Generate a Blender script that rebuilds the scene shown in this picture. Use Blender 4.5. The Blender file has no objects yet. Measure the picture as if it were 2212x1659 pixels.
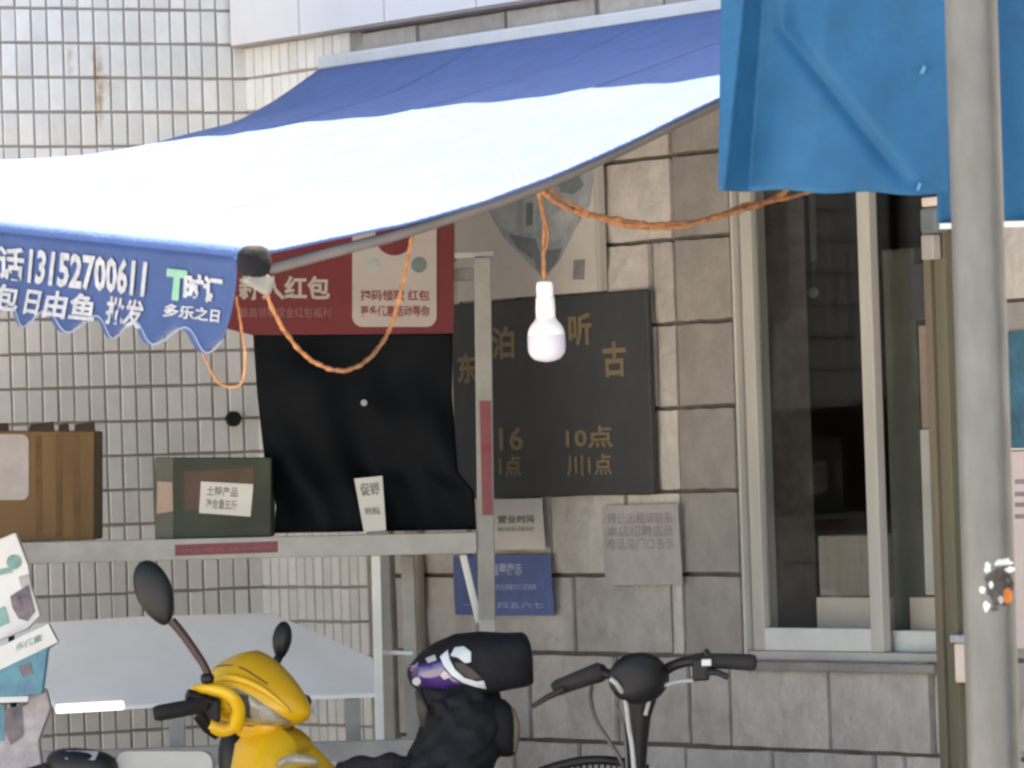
import bpy, bmesh, math, random
from mathutils import Vector, Matrix
random.seed(7)
SC = bpy.context.scene
COL = SC.collection
V = Vector

# ------------------------------------------------------------------ camera, sky, sun, exposure
FPX, CX, CY = 12961.0, 1106.0, 829.5          # focal length and centre in picture units (2212 x 1659)
PITCH, ROLL = (1006.6 - 829.5) / FPX, 0.033
EYE = V((0, 0, 1.6))
FW = V((0, math.cos(PITCH), math.sin(PITCH)))
U0 = V((0, -math.sin(PITCH), math.cos(PITCH)))
R0 = V((1, 0, 0))
RT = R0 * math.cos(ROLL) - U0 * math.sin(ROLL)
UP = R0 * math.sin(ROLL) + U0 * math.cos(ROLL)
cam = bpy.data.cameras.new('camera'); camo = bpy.data.objects.new('camera', cam); COL.objects.link(camo)
m = Matrix.Identity(4)
for i, a in enumerate((RT, UP, -FW)):
    for j in range(3): m[j][i] = a[j]
m.translation = EYE
camo.matrix_world = m
cam.sensor_width = 36.0; cam.lens = 36.0 * FPX / 2212.0
cam.clip_start = 0.1; cam.clip_end = 500
cam.dof.use_dof = True; cam.dof.focus_distance = 15.6; cam.dof.aperture_fstop = 11.0
SC.camera = camo

SUN_EL = math.radians(65)
SH = V((0.775, 0.632, 0)).normalized()          # horizontal direction towards the sun: over the roof, from behind the shop
wd = bpy.data.worlds.new('World'); SC.world = wd; wd.use_nodes = True
nt = wd.node_tree; bg = nt.nodes['Background']
sky = nt.nodes.new('ShaderNodeTexSky'); sky.sky_type = 'NISHITA'; sky.sun_disc = False
sky.sun_elevation = SUN_EL; sky.sun_rotation = math.atan2(SH.x, SH.y)
sky.air_density = 0.8; sky.dust_density = 1.2; sky.ozone_density = 0.5
nt.links.new(sky.outputs[0], bg.inputs[0]); bg.inputs[1].default_value = 0.09
sl = bpy.data.lights.new('sun', 'SUN'); sl.energy = 4.2; sl.angle = math.radians(0.5); sl.color = (1, 0.95, 0.87)
so = bpy.data.objects.new('sun', sl); COL.objects.link(so)
sdir = SH * math.cos(SUN_EL) + V((0, 0, math.sin(SUN_EL)))
so.rotation_euler = sdir.to_track_quat('Z', 'Y').to_euler(); so.location = (8, 8, 20)
SC.view_settings.view_transform = 'Standard'; SC.view_settings.look = 'None'
SC.view_settings.gamma = 1.0; SC.view_settings.exposure = 2.74
SC.view_settings.use_white_balance = True; SC.view_settings.white_balance_temperature = 7750; SC.view_settings.white_balance_tint = 10
SC.cycles.max_bounces = 8
SC.cycles.filter_width = 2.6           # soft, strongly enlarged picture

# ------------------------------------------------------------------ places: the two walls meet in an inner corner
def ray(x, y): return RT * ((x - CX) / FPX) + UP * ((CY - y) / FPX) + FW
def at(x, y, Y):
    r = ray(x, y); return EYE + r * (Y / r.y)
TH = math.radians(32)
DL = V((-math.cos(TH), -math.sin(TH), 0)); NL = V((math.sin(TH), -math.cos(TH), 0))     # tiled wall, running left
W = V((math.sin(TH), -math.cos(TH), 0)); NR = V((-math.cos(TH), -math.sin(TH), 0))      # shop wall, running right
CO = at(534, 174, 17.5); CO.z = 0
def RW(t, off, z): return CO + W * t + NR * off + V((0, 0, z))
def LW(s, off, z): return CO + DL * s + NL * off + V((0, 0, z))
def onR(x, y, off=0.0):
    r = ray(x, y); k = ((CO - EYE).dot(NR) + off) / r.dot(NR); p = EYE + r * k
    return (p - CO).dot(W), p.z
def ptR(x, y, off=0.0):
    t, z = onR(x, y, off); return RW(t, off, z)
def onL(x, y, off=0.0):
    r = ray(x, y); k = ((CO - EYE).dot(NL) + off) / r.dot(NL); p = EYE + r * k
    return (p - CO).dot(DL), p.z
def pix(p):
    d = p - EYE; z = d.dot(FW); return CX + FPX * d.dot(RT) / z, CY - FPX * d.dot(UP) / z

# ------------------------------------------------------------------ materials
def mat(name, col, rough=0.7, var=0.12, scale=8.0, col2=None, bump=0.0, bscale=60.0, metal=0.0, rnd=0.0,
        stretch=None, emit=0.0, transl=0.0, spec=0.5, coat=0.0):
    ma = bpy.data.materials.new(name); ma.use_nodes = True
    t = ma.node_tree; b = t.nodes['Principled BSDF']; N = t.nodes.new; Lk = t.links.new
    geo = N('ShaderNodeNewGeometry')
    mp = N('ShaderNodeMapping'); Lk(geo.outputs['Position'], mp.inputs['Vector'])
    if stretch: mp.inputs['Scale'].default_value = stretch
    no = N('ShaderNodeTexNoise'); no.inputs['Scale'].default_value = scale; no.inputs['Detail'].default_value = 5
    no.inputs['Roughness'].default_value = 0.62
    Lk(mp.outputs[0], no.inputs['Vector'])
    rmp = N('ShaderNodeMapRange'); rmp.inputs[1].default_value = 0.3; rmp.inputs[2].default_value = 0.7
    Lk(no.outputs['Fac'], rmp.inputs[0])
    mx = N('ShaderNodeMix'); mx.data_type = 'RGBA'
    c2 = col2 if col2 else tuple(c * (1 - 2 * var) for c in col)
    mx.inputs[6].default_value = (*col, 1); mx.inputs[7].default_value = (*c2, 1)
    Lk(rmp.outputs[0], mx.inputs[0])
    out = mx.outputs[2]
    if rnd > 0:
        oi = N('ShaderNodeObjectInfo')
        of = N('ShaderNodeVectorMath'); of.operation = 'SCALE'; of.inputs[0].default_value = (31, 17, 23); Lk(oi.outputs['Random'], of.inputs['Scale'])
        av = N('ShaderNodeVectorMath'); av.operation = 'ADD'; Lk(geo.outputs['Position'], av.inputs[0]); Lk(of.outputs[0], av.inputs[1]); Lk(av.outputs[0], mp.inputs['Vector'])
        hs = N('ShaderNodeHueSaturation')
        mr = N('ShaderNodeMapRange'); mr.inputs[3].default_value = 1 - rnd; mr.inputs[4].default_value = 1 + rnd * 0.6
        Lk(oi.outputs['Random'], mr.inputs[0]); Lk(mr.outputs[0], hs.inputs['Value']); Lk(out, hs.inputs['Color'])
        out = hs.outputs[0]
    Lk(out, b.inputs['Base Color'])
    b.inputs['Roughness'].default_value = rough; b.inputs['Metallic'].default_value = metal
    b.inputs['Specular IOR Level'].default_value = spec
    if coat: b.inputs['Coat Weight'].default_value = coat
    if bump > 0:
        n2 = N('ShaderNodeTexNoise'); n2.inputs['Scale'].default_value = bscale; n2.inputs['Detail'].default_value = 6
        Lk(mp.outputs[0], n2.inputs['Vector'])
        bp = N('ShaderNodeBump'); bp.inputs['Strength'].default_value = bump; bp.inputs['Distance'].default_value = 0.01
        Lk(n2.outputs['Fac'], bp.inputs['Height']); Lk(bp.outputs[0], b.inputs['Normal'])
    if emit > 0:
        Lk(out, b.inputs['Emission Color']); b.inputs['Emission Strength'].default_value = emit
    if transl > 0:
        tr = N('ShaderNodeBsdfTranslucent'); Lk(out, tr.inputs['Color'])
        ms = N('ShaderNodeMixShader'); ms.inputs[0].default_value = transl
        Lk(b.outputs[0], ms.inputs[1]); Lk(tr.outputs[0], ms.inputs[2])
        Lk(ms.outputs[0], t.nodes['Material Output'].inputs['Surface'])
    return ma

M = {}
M['tile'] = mat('white_glazed_tile', (0.76, 0.74, 0.695), 0.5, 0.06, 14, rnd=0.09, spec=0.22)
M['grout'] = mat('brown_grey_grout', (0.29, 0.235, 0.21), 0.95, 0.2, 9, col2=(0.34, 0.31, 0.28), bump=0.3)
M['bigtile'] = mat('large_white_tile', (0.72, 0.71, 0.71), 0.3, 0.04, 4, rnd=0.04)
M['stone'] = mat('rough_grey_stone', (0.49, 0.455, 0.42), 0.88, 0.15, 11, bump=0.9, bscale=30, rnd=0.15)
M['stone_smooth'] = mat('smooth_grey_stone', (0.30, 0.277, 0.255), 0.85, 0.14, 9, bump=0.35, bscale=50, rnd=0.10)
M['mortar'] = mat('dark_brown_joint', (0.15, 0.125, 0.11), 0.95, 0.2, 20)
M['awning'] = mat('blue_awning_cloth', (0.072, 0.141, 0.35), 0.7, 0.12, 10, bump=0.35, bscale=120, transl=0.05)
M['valance'] = mat('blue_printed_valance', (0.036, 0.078, 0.215), 0.75, 0.12, 9, bump=0.1, transl=0.04)
M['tarp'] = mat('blue_tarpaulin', (0.008, 0.090, 0.205), 0.6, 0.10, 12, bump=0.2, bscale=40, spec=0.25)
M['spot_blue'] = mat('pale_blue_worn_spot', (0.06, 0.22, 0.38), 0.7, 0.1, 30)
M['print_white'] = mat('white_print', (0.46, 0.47, 0.50), 0.7, 0.2, 50)
M['hem_blue'] = mat('pale_blue_hem', (0.24, 0.29, 0.42), 0.8, 0.1, 30)
M['poster_white'] = mat('yellowed_poster_paper', (0.52, 0.48, 0.44), 0.8, 0.06, 12)
M['post_grey'] = mat('dull_grey_post', (0.27, 0.265, 0.245), 0.5, 0.15, 9)
M['print_green'] = mat('green_print', (0.20, 0.42, 0.30), 0.7, 0.1, 30)
M['white_alu'] = mat('white_aluminium', (0.62, 0.63, 0.61), 0.4, 0.08, 6, spec=0.5)
M['dull_alu'] = mat('dull_window_aluminium', (0.47, 0.45, 0.41), 0.5, 0.14, 7, bump=0.05, stretch=(1, 1, 0.2))
M['galv'] = mat('weathered_grey_paint_pole', (0.125, 0.126, 0.122), 0.42, 0.22, 22, col2=(0.092, 0.092, 0.09), bump=0.3, bscale=30, stretch=(1, 1, 0.35), metal=0.15)
M['black_plastic'] = mat('black_plastic', (0.007, 0.007, 0.008), 0.5, 0.1, 10, spec=0.3)
M['black_sheet'] = mat('black_plastic_sheet', (0.004, 0.0058, 0.009), 0.65, 0.3, 6, bump=0.25, bscale=14, spec=0.10)
M['black_cloth'] = mat('black_padded_cloth', (0.010, 0.0105, 0.0145), 0.8, 0.3, 9, bump=0.9, bscale=16, spec=0.25)
M['red'] = mat('dark_red_banner', (0.13, 0.008, 0.014), 0.7, 0.12, 9)
M['red_text'] = mat('red_print', (0.20, 0.03, 0.04), 0.7, 0.1, 20)
M['pale_red_text'] = mat('pale_red_print', (0.26, 0.11, 0.11), 0.7, 0.1, 20)
M['card'] = mat('off_white_card', (0.36, 0.325, 0.305), 0.7, 0.06, 9)
M['paper'] = mat('white_paper', (0.60, 0.58, 0.54), 0.8, 0.06, 14)
M['grey_paper'] = mat('faded_grey_paper', (0.36, 0.33, 0.32), 0.85, 0.10, 16)
M['grey_ink'] = mat('grey_ink', (0.23, 0.215, 0.225), 0.8, 0.15, 30)
M['dark_ink'] = mat('dark_green_ink', (0.12, 0.17, 0.15), 0.8, 0.1, 30)
M['blue_paper'] = mat('blue_notice', (0.085, 0.13, 0.33), 0.6, 0.16, 16)
M['pale_blue_ink'] = mat('pale_blue_print', (0.40, 0.46, 0.62), 0.7, 0.1, 20)
M['slate'] = mat('dark_slate_plaque', (0.034, 0.036, 0.039), 0.65, 0.15, 12, bump=0.08)
M['gold'] = mat('tarnished_gold_lettering', (0.21, 0.15, 0.075), 0.6, 0.15, 60, metal=0.1)
M['teal_ink'] = mat('grey_teal_ink', (0.34, 0.375, 0.385), 0.8, 0.2, 12)
M['teal_dark'] = mat('dark_grey_teal_ink', (0.17, 0.20, 0.215), 0.8, 0.2, 12)
M['teal_pale'] = mat('pale_grey_teal_ink', (0.42, 0.45, 0.44), 0.8, 0.2, 12)
M['cord'] = mat('orange_cord', (0.60, 0.27, 0.12), 0.8, 0.25, 40, bump=0.3, bscale=160)
M['bulb'] = mat('white_bulb_plastic', (0.68, 0.66, 0.78), 0.25, 0.02, 10, emit=0.01, transl=0.1)
M['bulb_base'] = mat('white_bulb_socket', (0.82, 0.82, 0.86), 0.35, 0.02, 10, emit=0.03)
M['stall'] = mat('light_grey_stall_tube', (0.37, 0.365, 0.345), 0.45, 0.14, 9, spec=0.4)
M['arm_grey'] = mat('grey_awning_arm', (0.15, 0.135, 0.13), 0.7, 0.12, 9, spec=0.3)
M['carton'] = mat('brown_carton', (0.155, 0.085, 0.028), 0.75, 0.2, 7, stretch=(1, 1, 0.25), bump=0.1, bscale=20)
M['carton_dark'] = mat('worn_brown_carton', (0.125, 0.065, 0.022), 0.8, 0.25, 14)
M['green_carton'] = mat('dark_green_carton', (0.032, 0.042, 0.024), 0.7, 0.2, 9)
M['brown_print'] = mat('brown_print', (0.085, 0.05, 0.034), 0.7, 0.15, 9)
M['grey_green'] = mat('grey_green_print', (0.10, 0.105, 0.085), 0.7, 0.15, 9)
M['foam'] = mat('white_board_sheet', (0.88, 0.88, 0.88), 0.5, 0.05, 5, bump=0.06)
M['led'] = mat('glowing_white_strip', (0.9, 0.9, 0.88), 0.4, 0.01, 5, emit=0.3)  # emission stands in for sunlight on the board's edge
M['chrome'] = mat('polished_edge_strip', (0.85, 0.85, 0.85), 0.12, 0.02, 5, metal=1.0)
M['yellow'] = mat('yellow_scooter_paint', (0.74, 0.44, 0.012), 0.38, 0.06, 6, col2=(0.66, 0.36, 0.010), bump=0.05, bscale=20, coat=0.25)
M['lens'] = mat('smoky_headlight', (0.20, 0.17, 0.11), 0.15, 0.3, 34, col2=(0.40, 0.36, 0.26), coat=0.5)
M['mirror_back'] = mat('dark_mirror_shell', (0.009, 0.011, 0.012), 0.45, 0.1, 10, spec=0.3)
M['grey_paint'] = mat('light_grey_scooter_panel', (0.27, 0.28, 0.275), 0.5, 0.10, 9)
M['purple'] = mat('purple_tinted_visor', (0.05, 0.018, 0.16), 0.08, 0.25, 14, col2=(0.02, 0.008, 0.05), coat=1.0)
M['pale_trim'] = mat('pale_grey_trim', (0.50, 0.56, 0.60), 0.5, 0.1, 20)
M['umber'] = mat('dark_brown_pad', (0.055, 0.045, 0.04), 0.8, 0.15, 20)
M['tan'] = mat('tan_cloth_edge', (0.13, 0.10, 0.075), 0.8, 0.2, 20)
M['steel'] = mat('bright_steel', (0.42, 0.42, 0.42), 0.45, 0.08, 20, metal=0.9)
M['rubber'] = mat('black_rubber', (0.009, 0.009, 0.009), 0.8, 0.1, 20)
M['cable'] = mat('grey_cable', (0.34, 0.35, 0.36), 0.5, 0.1, 20)
M['dark_cable'] = mat('dark_cable', (0.07, 0.065, 0.06), 0.5, 0.1, 20)
M['lever_red'] = mat('brown_red_lever', (0.035, 0.014, 0.013), 0.5, 0.1, 20)
M['wood'] = mat('weathered_brown_board', (0.155, 0.115, 0.085), 0.85, 0.3, 9, col2=(0.10, 0.105, 0.06), bump=0.4, bscale=30, stretch=(1, 1, 0.18))
M['cream'] = mat('cream_carton', (0.74, 0.63, 0.54), 0.8, 0.08, 10)
M['pinkcard'] = mat('pinkish_board', (0.40, 0.29, 0.23), 0.8, 0.10, 9)
M['dim_box'] = mat('brown_ribbed_carton', (0.30, 0.25, 0.215), 0.8, 0.15, 18, stretch=(2, 2, 0.3))
M['rib_brown'] = mat('brown_carton_rib', (0.20, 0.165, 0.14), 0.8, 0.15, 24)
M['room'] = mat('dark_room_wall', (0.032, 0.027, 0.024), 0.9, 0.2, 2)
M['dark_panel'] = mat('dark_grey_panel', (0.055, 0.055, 0.062), 0.6, 0.15, 9)
M['teal_poster'] = mat('teal_poster', (0.03, 0.13, 0.20), 0.6, 0.3, 14)
M['pink_wall'] = mat('pale_pink_render', (0.55, 0.46, 0.44), 0.8, 0.06, 9)
M['brown_stone'] = mat('brown_stone', (0.26, 0.20, 0.16), 0.85, 0.12, 9, bump=0.4)
M['ground'] = mat('grey_concrete_paving', (0.50, 0.48, 0.45), 0.9, 0.12, 1.2, bump=0.3, bscale=12)
M['roof'] = mat('grey_roof_felt', (0.22, 0.22, 0.22), 0.9, 0.1, 1)
M['photo'] = mat('dark_photo_print', (0.20, 0.16, 0.18), 0.5, 0.3, 30, col2=(0.05, 0.04, 0.06))
M['teal_print'] = mat('teal_print', (0.08, 0.28, 0.33), 0.5, 0.3, 22, col2=(0.06, 0.15, 0.25))
M['mint_print'] = mat('mint_green_print', (0.20, 0.40, 0.36), 0.5, 0.25, 22)
M['leaflet'] = mat('white_glossy_leaflet', (0.62, 0.62, 0.62), 0.35, 0.06, 12)
M['lilac'] = mat('pale_lilac_wrapper', (0.44, 0.40, 0.42), 0.4, 0.25, 26, col2=(0.25, 0.22, 0.24))
M['orange'] = mat('orange_print', (0.62, 0.18, 0.03), 0.5, 0.25, 60)
M['sticker_dark'] = mat('dark_torn_sticker', (0.05, 0.045, 0.045), 0.6, 0.3, 60)
M['sticker_white'] = mat('white_torn_paper', (0.58, 0.60, 0.62), 0.7, 0.12, 60)
M['maroon'] = mat('maroon_label', (0.20, 0.035, 0.05), 0.55, 0.15, 20)
M['conduit'] = mat('brown_grey_conduit', (0.30, 0.24, 0.20), 0.7, 0.12, 8)
# glass: clear pane with a fresnel reflection
g = bpy.data.materials.new('window_glass'); g.use_nodes = True; t = g.node_tree
t.nodes.remove(t.nodes['Principled BSDF'])
tr = t.nodes.new('ShaderNodeBsdfTransparent'); tr.inputs[0].default_value = (0.90, 0.91, 0.905, 1)
gl = t.nodes.new('ShaderNodeBsdfGlossy'); gl.inputs['Roughness'].default_value = 0.03
ms = t.nodes.new('ShaderNodeMixShader')
ms.inputs[0].default_value = 0.02; t.links.new(tr.outputs[0], ms.inputs[1]); t.links.new(gl.outputs[0], ms.inputs[2])
t.links.new(ms.outputs[0], t.nodes['Material Output'].inputs[0]); M['glass'] = g

def rust_on_tiles():
    """orange rust weeping from one joint of the tiled wall"""
    for key in ('tile', 'grout'):
        t = M[key].node_tree; N = t.nodes.new; Lk = t.links.new
        b = t.nodes['Principled BSDF']; src = b.inputs['Base Color'].links[0].from_socket
        geo = N('ShaderNodeNewGeometry')
        total = None
        for (px, py, hw, hh, a) in ((212, 190, 0.020, 0.13, 0.85), (207, 122, 0.022, 0.040, 0.5), (150, 130, 0.014, 0.08, 0.45), (228, 185, 0.03, 0.04, 0.35)):
            s0, z0 = onL(px, py); c = LW(s0, 0, z0)
            sub = N('ShaderNodeVectorMath'); sub.operation = 'SUBTRACT'; sub.inputs[1].default_value = c
            Lk(geo.outputs['Position'], sub.inputs[0])
            dots = []
            for ax, h in ((DL, hw), (V((0, 0, 1)), hh)):
                d = N('ShaderNodeVectorMath'); d.operation = 'DOT_PRODUCT'; d.inputs[1].default_value = ax / h
                Lk(sub.outputs[0], d.inputs[0])
                p = N('ShaderNodeMath'); p.operation = 'POWER'; p.inputs[1].default_value = 2
                ab = N('ShaderNodeMath'); ab.operation = 'ABSOLUTE'; Lk(d.outputs['Value'], ab.inputs[0]); Lk(ab.outputs[0], p.inputs[0])
                dots.append(p)
            ad = N('ShaderNodeMath'); ad.operation = 'ADD'; Lk(dots[0].outputs[0], ad.inputs[0]); Lk(dots[1].outputs[0], ad.inputs[1])
            mr = N('ShaderNodeMapRange'); mr.inputs[1].default_value = 1.0; mr.inputs[2].default_value = 0.0
            mr.inputs[3].default_value = 0.0; mr.inputs[4].default_value = a
            Lk(ad.outputs[0], mr.inputs[0])
            if total is None: total = mr.outputs[0]
            else:
                mxm = N('ShaderNodeMath'); mxm.operation = 'MAXIMUM'; Lk(total, mxm.inputs[0]); Lk(mr.outputs[0], mxm.inputs[1]); total = mxm.outputs[0]
        no = N('ShaderNodeTexNoise'); no.inputs['Scale'].default_value = 45; Lk(geo.outputs['Position'], no.inputs['Vector'])
        mu = N('ShaderNodeMath'); mu.operation = 'MULTIPLY'; Lk(total, mu.inputs[0])
        mr2 = N('ShaderNodeMapRange'); mr2.inputs[1].default_value = 0.3; mr2.inputs[2].default_value = 0.6; Lk(no.outputs['Fac'], mr2.inputs[0])
        Lk(mr2.outputs[0], mu.inputs[1])
        mx = N('ShaderNodeMix'); mx.data_type = 'RGBA'; Lk(mu.outputs[0], mx.inputs[0]); Lk(src, mx.inputs[6])
        mx.inputs[7].default_value = (0.36, 0.20, 0.07, 1) if key == 'tile' else (0.20, 0.10, 0.03, 1)
        Lk(mx.outputs[2], b.inputs['Base Color'])
rust_on_tiles()

# ------------------------------------------------------------------ object helpers
def tag(o, label=None, cat=None, group=None, kind=None):
    if label: o['label'] = label
    if cat: o['category'] = cat
    if group: o['group'] = group
    if kind: o['kind'] = kind
    return o
def empty(name, loc, label, cat, group=None):
    o = bpy.data.objects.new(name, None); COL.objects.link(o); o.location = loc; o.empty_display_size = 0.05
    return tag(o, label, cat, group)
BASE = {}
class MB:
    """collects world-space geometry; build() links it as one mesh object"""
    def __init__(s): s.v = []; s.f = []
    def add(s, vs, fs):
        n = len(s.v); s.v += [V(p) for p in vs]; s.f += [tuple(i + n for i in f) for f in fs]; return s
    def box(s, c, ax, ay, az):
        c = V(c); vs = [c + ax * a + ay * b + az * d for d in (-1, 1) for b in (-1, 1) for a in (-1, 1)]
        return s.add(vs, [(0, 2, 3, 1), (4, 5, 7, 6), (0, 1, 5, 4), (2, 6, 7, 3), (0, 4, 6, 2), (1, 3, 7, 5)])
    def rbox(s, t0, t1, o0, o1, z0, z1):      # box set on the shop wall
        return s.box(RW((t0 + t1) / 2, (o0 + o1) / 2, (z0 + z1) / 2), W * ((t1 - t0) / 2), NR * ((o1 - o0) / 2), V((0, 0, (z1 - z0) / 2)))
    def lbox(s, t0, t1, o0, o1, z0, z1):
        return s.box(LW((t0 + t1) / 2, (o0 + o1) / 2, (z0 + z1) / 2), DL * ((t1 - t0) / 2), NL * ((o1 - o0) / 2), V((0, 0, (z1 - z0) / 2)))
    def prism(s, pts, d):                     # polygon and the vector it is thickened by
        pts = [V(p) for p in pts]; n = len(pts); d = V(d)
        fs = [tuple(range(n)), tuple(range(2 * n - 1, n - 1, -1))]
        fs += [(i, i + n, (i + 1) % n + n, (i + 1) % n) for i in range(n)]
        return s.add(pts + [p + d for p in pts], fs)
    def bar(s, a, b, w, h=None, up=V((0, 0, 1))):
        a, b = V(a), V(b); d = b - a; h = h or w
        z = d.normalized(); x = z.cross(up)
        if x.length < 1e-3: x = z.cross(V((0, 1, 0)))
        x.normalize(); y = x.cross(z)
        return s.box((a + b) / 2, x * (w / 2), y * (h / 2), d / 2)
    def tube(s, pts, r, n=10, caps=True):
        pts = [V(p) for p in pts]; k = len(pts); rs = r if isinstance(r, (list, tuple)) else [r] * k
        rings = []; ref = V((0.13, 0.2, 0.97)).normalized()
        for i in range(k):
            d = (pts[min(i + 1, k - 1)] - pts[max(i - 1, 0)]).normalized()
            x = d.cross(ref)
            if x.length < 0.05: x = d.cross(V((1, 0, 0)))
            x.normalize(); y = x.cross(d)
            rings.append([pts[i] + (x * math.cos(a) + y * math.sin(a)) * rs[i] for a in [2 * math.pi * q / n for q in range(n)]])
        return s.loft(rings, caps)
    def loft(s, rings, caps=True):
        n = len(rings[0]); vs = [p for r in rings for p in r]; fs = []
        for i in range(len(rings) - 1):
            for q in range(n):
                fs.append((i * n + q, i * n + (q + 1) % n, (i + 1) * n + (q + 1) % n, (i + 1) * n + q))
        if caps: fs += [tuple(range(n - 1, -1, -1)), tuple(range((len(rings) - 1) * n, len(rings) * n))]
        return s.add(vs, fs)
    def grid(s, fn, nu, nv, thick=None):      # sheet fn(u, v); thick: vector or None
        vs = [V(fn(i / nu, j / nv)) for j in range(nv + 1) for i in range(nu + 1)]
        k = nu + 1; fs = [(j * k + i, j * k + i + 1, (j + 1) * k + i + 1, (j + 1) * k + i) for j in range(nv) for i in range(nu)]
        if thick is None: return s.add(vs, fs)
        n = len(vs); d = V(thick)
        fs2 = [tuple(reversed([q + n for q in f])) for f in fs]
        rim = [i for i in range(k)] + [j * k + nu for j in range(1, nv + 1)] + [nv * k + i for i in range(nu - 1, -1, -1)] + [j * k for j in range(nv - 1, 0, -1)]
        side = [(rim[(i + 1) % len(rim)], rim[i], rim[i] + n, rim[(i + 1) % len(rim)] + n) for i in range(len(rim))]
        return s.add(vs + [p + d for p in vs], fs + fs2 + side)
    def ell(s, c, ax, ay, az, nu=28, nv=16, warp=None, e=2.0):
        c = V(c); rings = []
        for j in range(1, nv):
            ph = math.pi * j / nv - math.pi / 2; rg = []
            for i in range(nu):
                a = 2 * math.pi * i / nu
                q = [math.cos(ph) * math.cos(a), math.cos(ph) * math.sin(a), math.sin(ph)]
                q = [math.copysign(abs(x) ** (2 / e), x) for x in q]
                if warp: q = warp(*q)
                rg.append(c + ax * q[0] + ay * q[1] + az * q[2])
            rings.append(rg)
        return s.loft(rings)
    def build(s, name, ma, parent=None, smooth=False, bevel=0.0, seg=2, label=None, cat=None, group=None, kind=None, sub=0):
        if parent is not None: org = BASE_of(parent)
        else:
            xs = [p.x for p in s.v]; ys = [p.y for p in s.v]; zs = [p.z for p in s.v]
            org = V(((min(xs) + max(xs)) / 2, (min(ys) + max(ys)) / 2, min(zs)))
        me = bpy.data.meshes.new(name); me.from_pydata([p - org for p in s.v], [], s.f)
        bm = bmesh.new(); bm.from_mesh(me); bmesh.ops.recalc_face_normals(bm, faces=bm.faces); bm.to_mesh(me); bm.free()
        me.materials.append(M[ma] if isinstance(ma, str) else ma)
        if smooth:
            me.polygons.foreach_set('use_smooth', [True] * len(me.polygons))
            if smooth != 'all':
                try: me.set_sharp_from_angle(angle=math.radians(45))
                except Exception: pass
        o = bpy.data.objects.new(name, me); COL.objects.link(o)
        if parent is not None: o.parent = parent
        else: o.location = org
        BASE[o.name] = org
        if bevel:
            bv = o.modifiers.new('bevel', 'BEVEL'); bv.width = bevel; bv.segments = seg; bv.limit_method = 'ANGLE'
        if sub:
            sb = o.modifiers.new('subdivision', 'SUBSURF'); sb.levels = sub; sb.render_levels = sub
        return tag(o, label, cat, group, kind)
def BASE_of(o):
    if o.name in BASE: return BASE[o.name]
    return V(o.location)

def text(body, fn, ma, parent, name='lettering', bold=0.012, depth=0.0012, normal=None):
    """flat lettering: fn(u, v) with u, v in 0..1 gives the place on the surface; normal lifts it"""
    c = bpy.data.curves.new('glyphs', 'FONT'); c.body = body; c.resolution_u = 2; c.offset = bold
    o = bpy.data.objects.new('glyphs', c); COL.objects.link(o)
    bpy.context.view_layer.update()
    me = o.to_mesh()
    vs = [v.co.copy() for v in me.vertices]; fs = [tuple(p.vertices) for p in me.polygons]
    o.to_mesh_clear(); bpy.data.objects.remove(o); bpy.data.curves.remove(c)
    x0 = min(p.x for p in vs); x1 = max(p.x for p in vs); y0 = min(p.y for p in vs); y1 = max(p.y for p in vs)
    b = MB(); n = len(vs)
    top = [V(fn((p.x - x0) / (x1 - x0), (p.y - y0) / (y1 - y0))) + normal * depth for p in vs]
    b.add(top, fs)
    return b.build(name, ma, parent)

def drape(poly, fn, ma, name, parent, lift, cuts=2, **kw):
    """patch cut to a 2-D outline and laid on the surface fn(a, b), standing proud by the vector lift"""
    bm = bmesh.new(); vs = [bm.verts.new((p[0], p[1], 0)) for p in poly]; bm.faces.new(vs)
    bmesh.ops.triangulate(bm, faces=bm.faces)
    bmesh.ops.subdivide_edges(bm, edges=bm.edges, cuts=cuts, use_grid_fill=True)
    bmesh.ops.triangulate(bm, faces=bm.faces)
    bm.verts.index_update()
    P = [V(fn(v.co.x, v.co.y)) for v in bm.verts]; F = [tuple(v.index for v in f.verts) for f in bm.faces]
    B = [(e.verts[0].index, e.verts[1].index) for e in bm.edges if len(e.link_faces) == 1]; bm.free()
    n = len(P); lift = V(lift); b = MB()
    b.add([p + lift for p in P] + [p - lift for p in P], F + [tuple(reversed([i + n for i in f])) for f in F] + [(a, c, c + n, a + n) for a, c in B])
    return b.build(name, ma, parent, **kw)
def lerp(a, b, k): return a + (b - a) * k
def quad(p00, p10, p11, p01):                 # bilinear patch
    p00, p10, p11, p01 = map(V, (p00, p10, p11, p01))
    return lambda u, v: (p00 * (1 - u) + p10 * u) * (1 - v) + (p01 * (1 - u) + p11 * u) * v
def table(xs, ys, x):
    if x <= xs[0]: return ys[0]
    for i in range(len(xs) - 1):
        if x <= xs[i + 1]: return lerp(ys[i], ys[i + 1], (x - xs[i]) / (xs[i + 1] - xs[i]))
    return ys[-1]
def spline(pts, n=8):
    P = [V(p) for p in pts]; P = [P[0] * 2 - P[1]] + P + [P[-1] * 2 - P[-2]]; out = []
    for i in range(1, len(P) - 2):
        a, b, c, d = P[i - 1:i + 3]
        for k in range(n):
            t = k / n
            out.append(0.5 * ((2 * b) + (c - a) * t + (2 * a - 5 * b + 4 * c - d) * t * t + (3 * b - a - 3 * c + d) * t ** 3))
    out.append(P[-2]); return out

# ------------------------------------------------------------------ setting: ground, room behind the window
ROOF = 4.05
MB().box(V((0, 0, -0.05)), V((150, 0, 0)), V((0, 150, 0)), V((0, 0, 0.05))).build('ground', 'ground', kind='structure')
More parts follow.
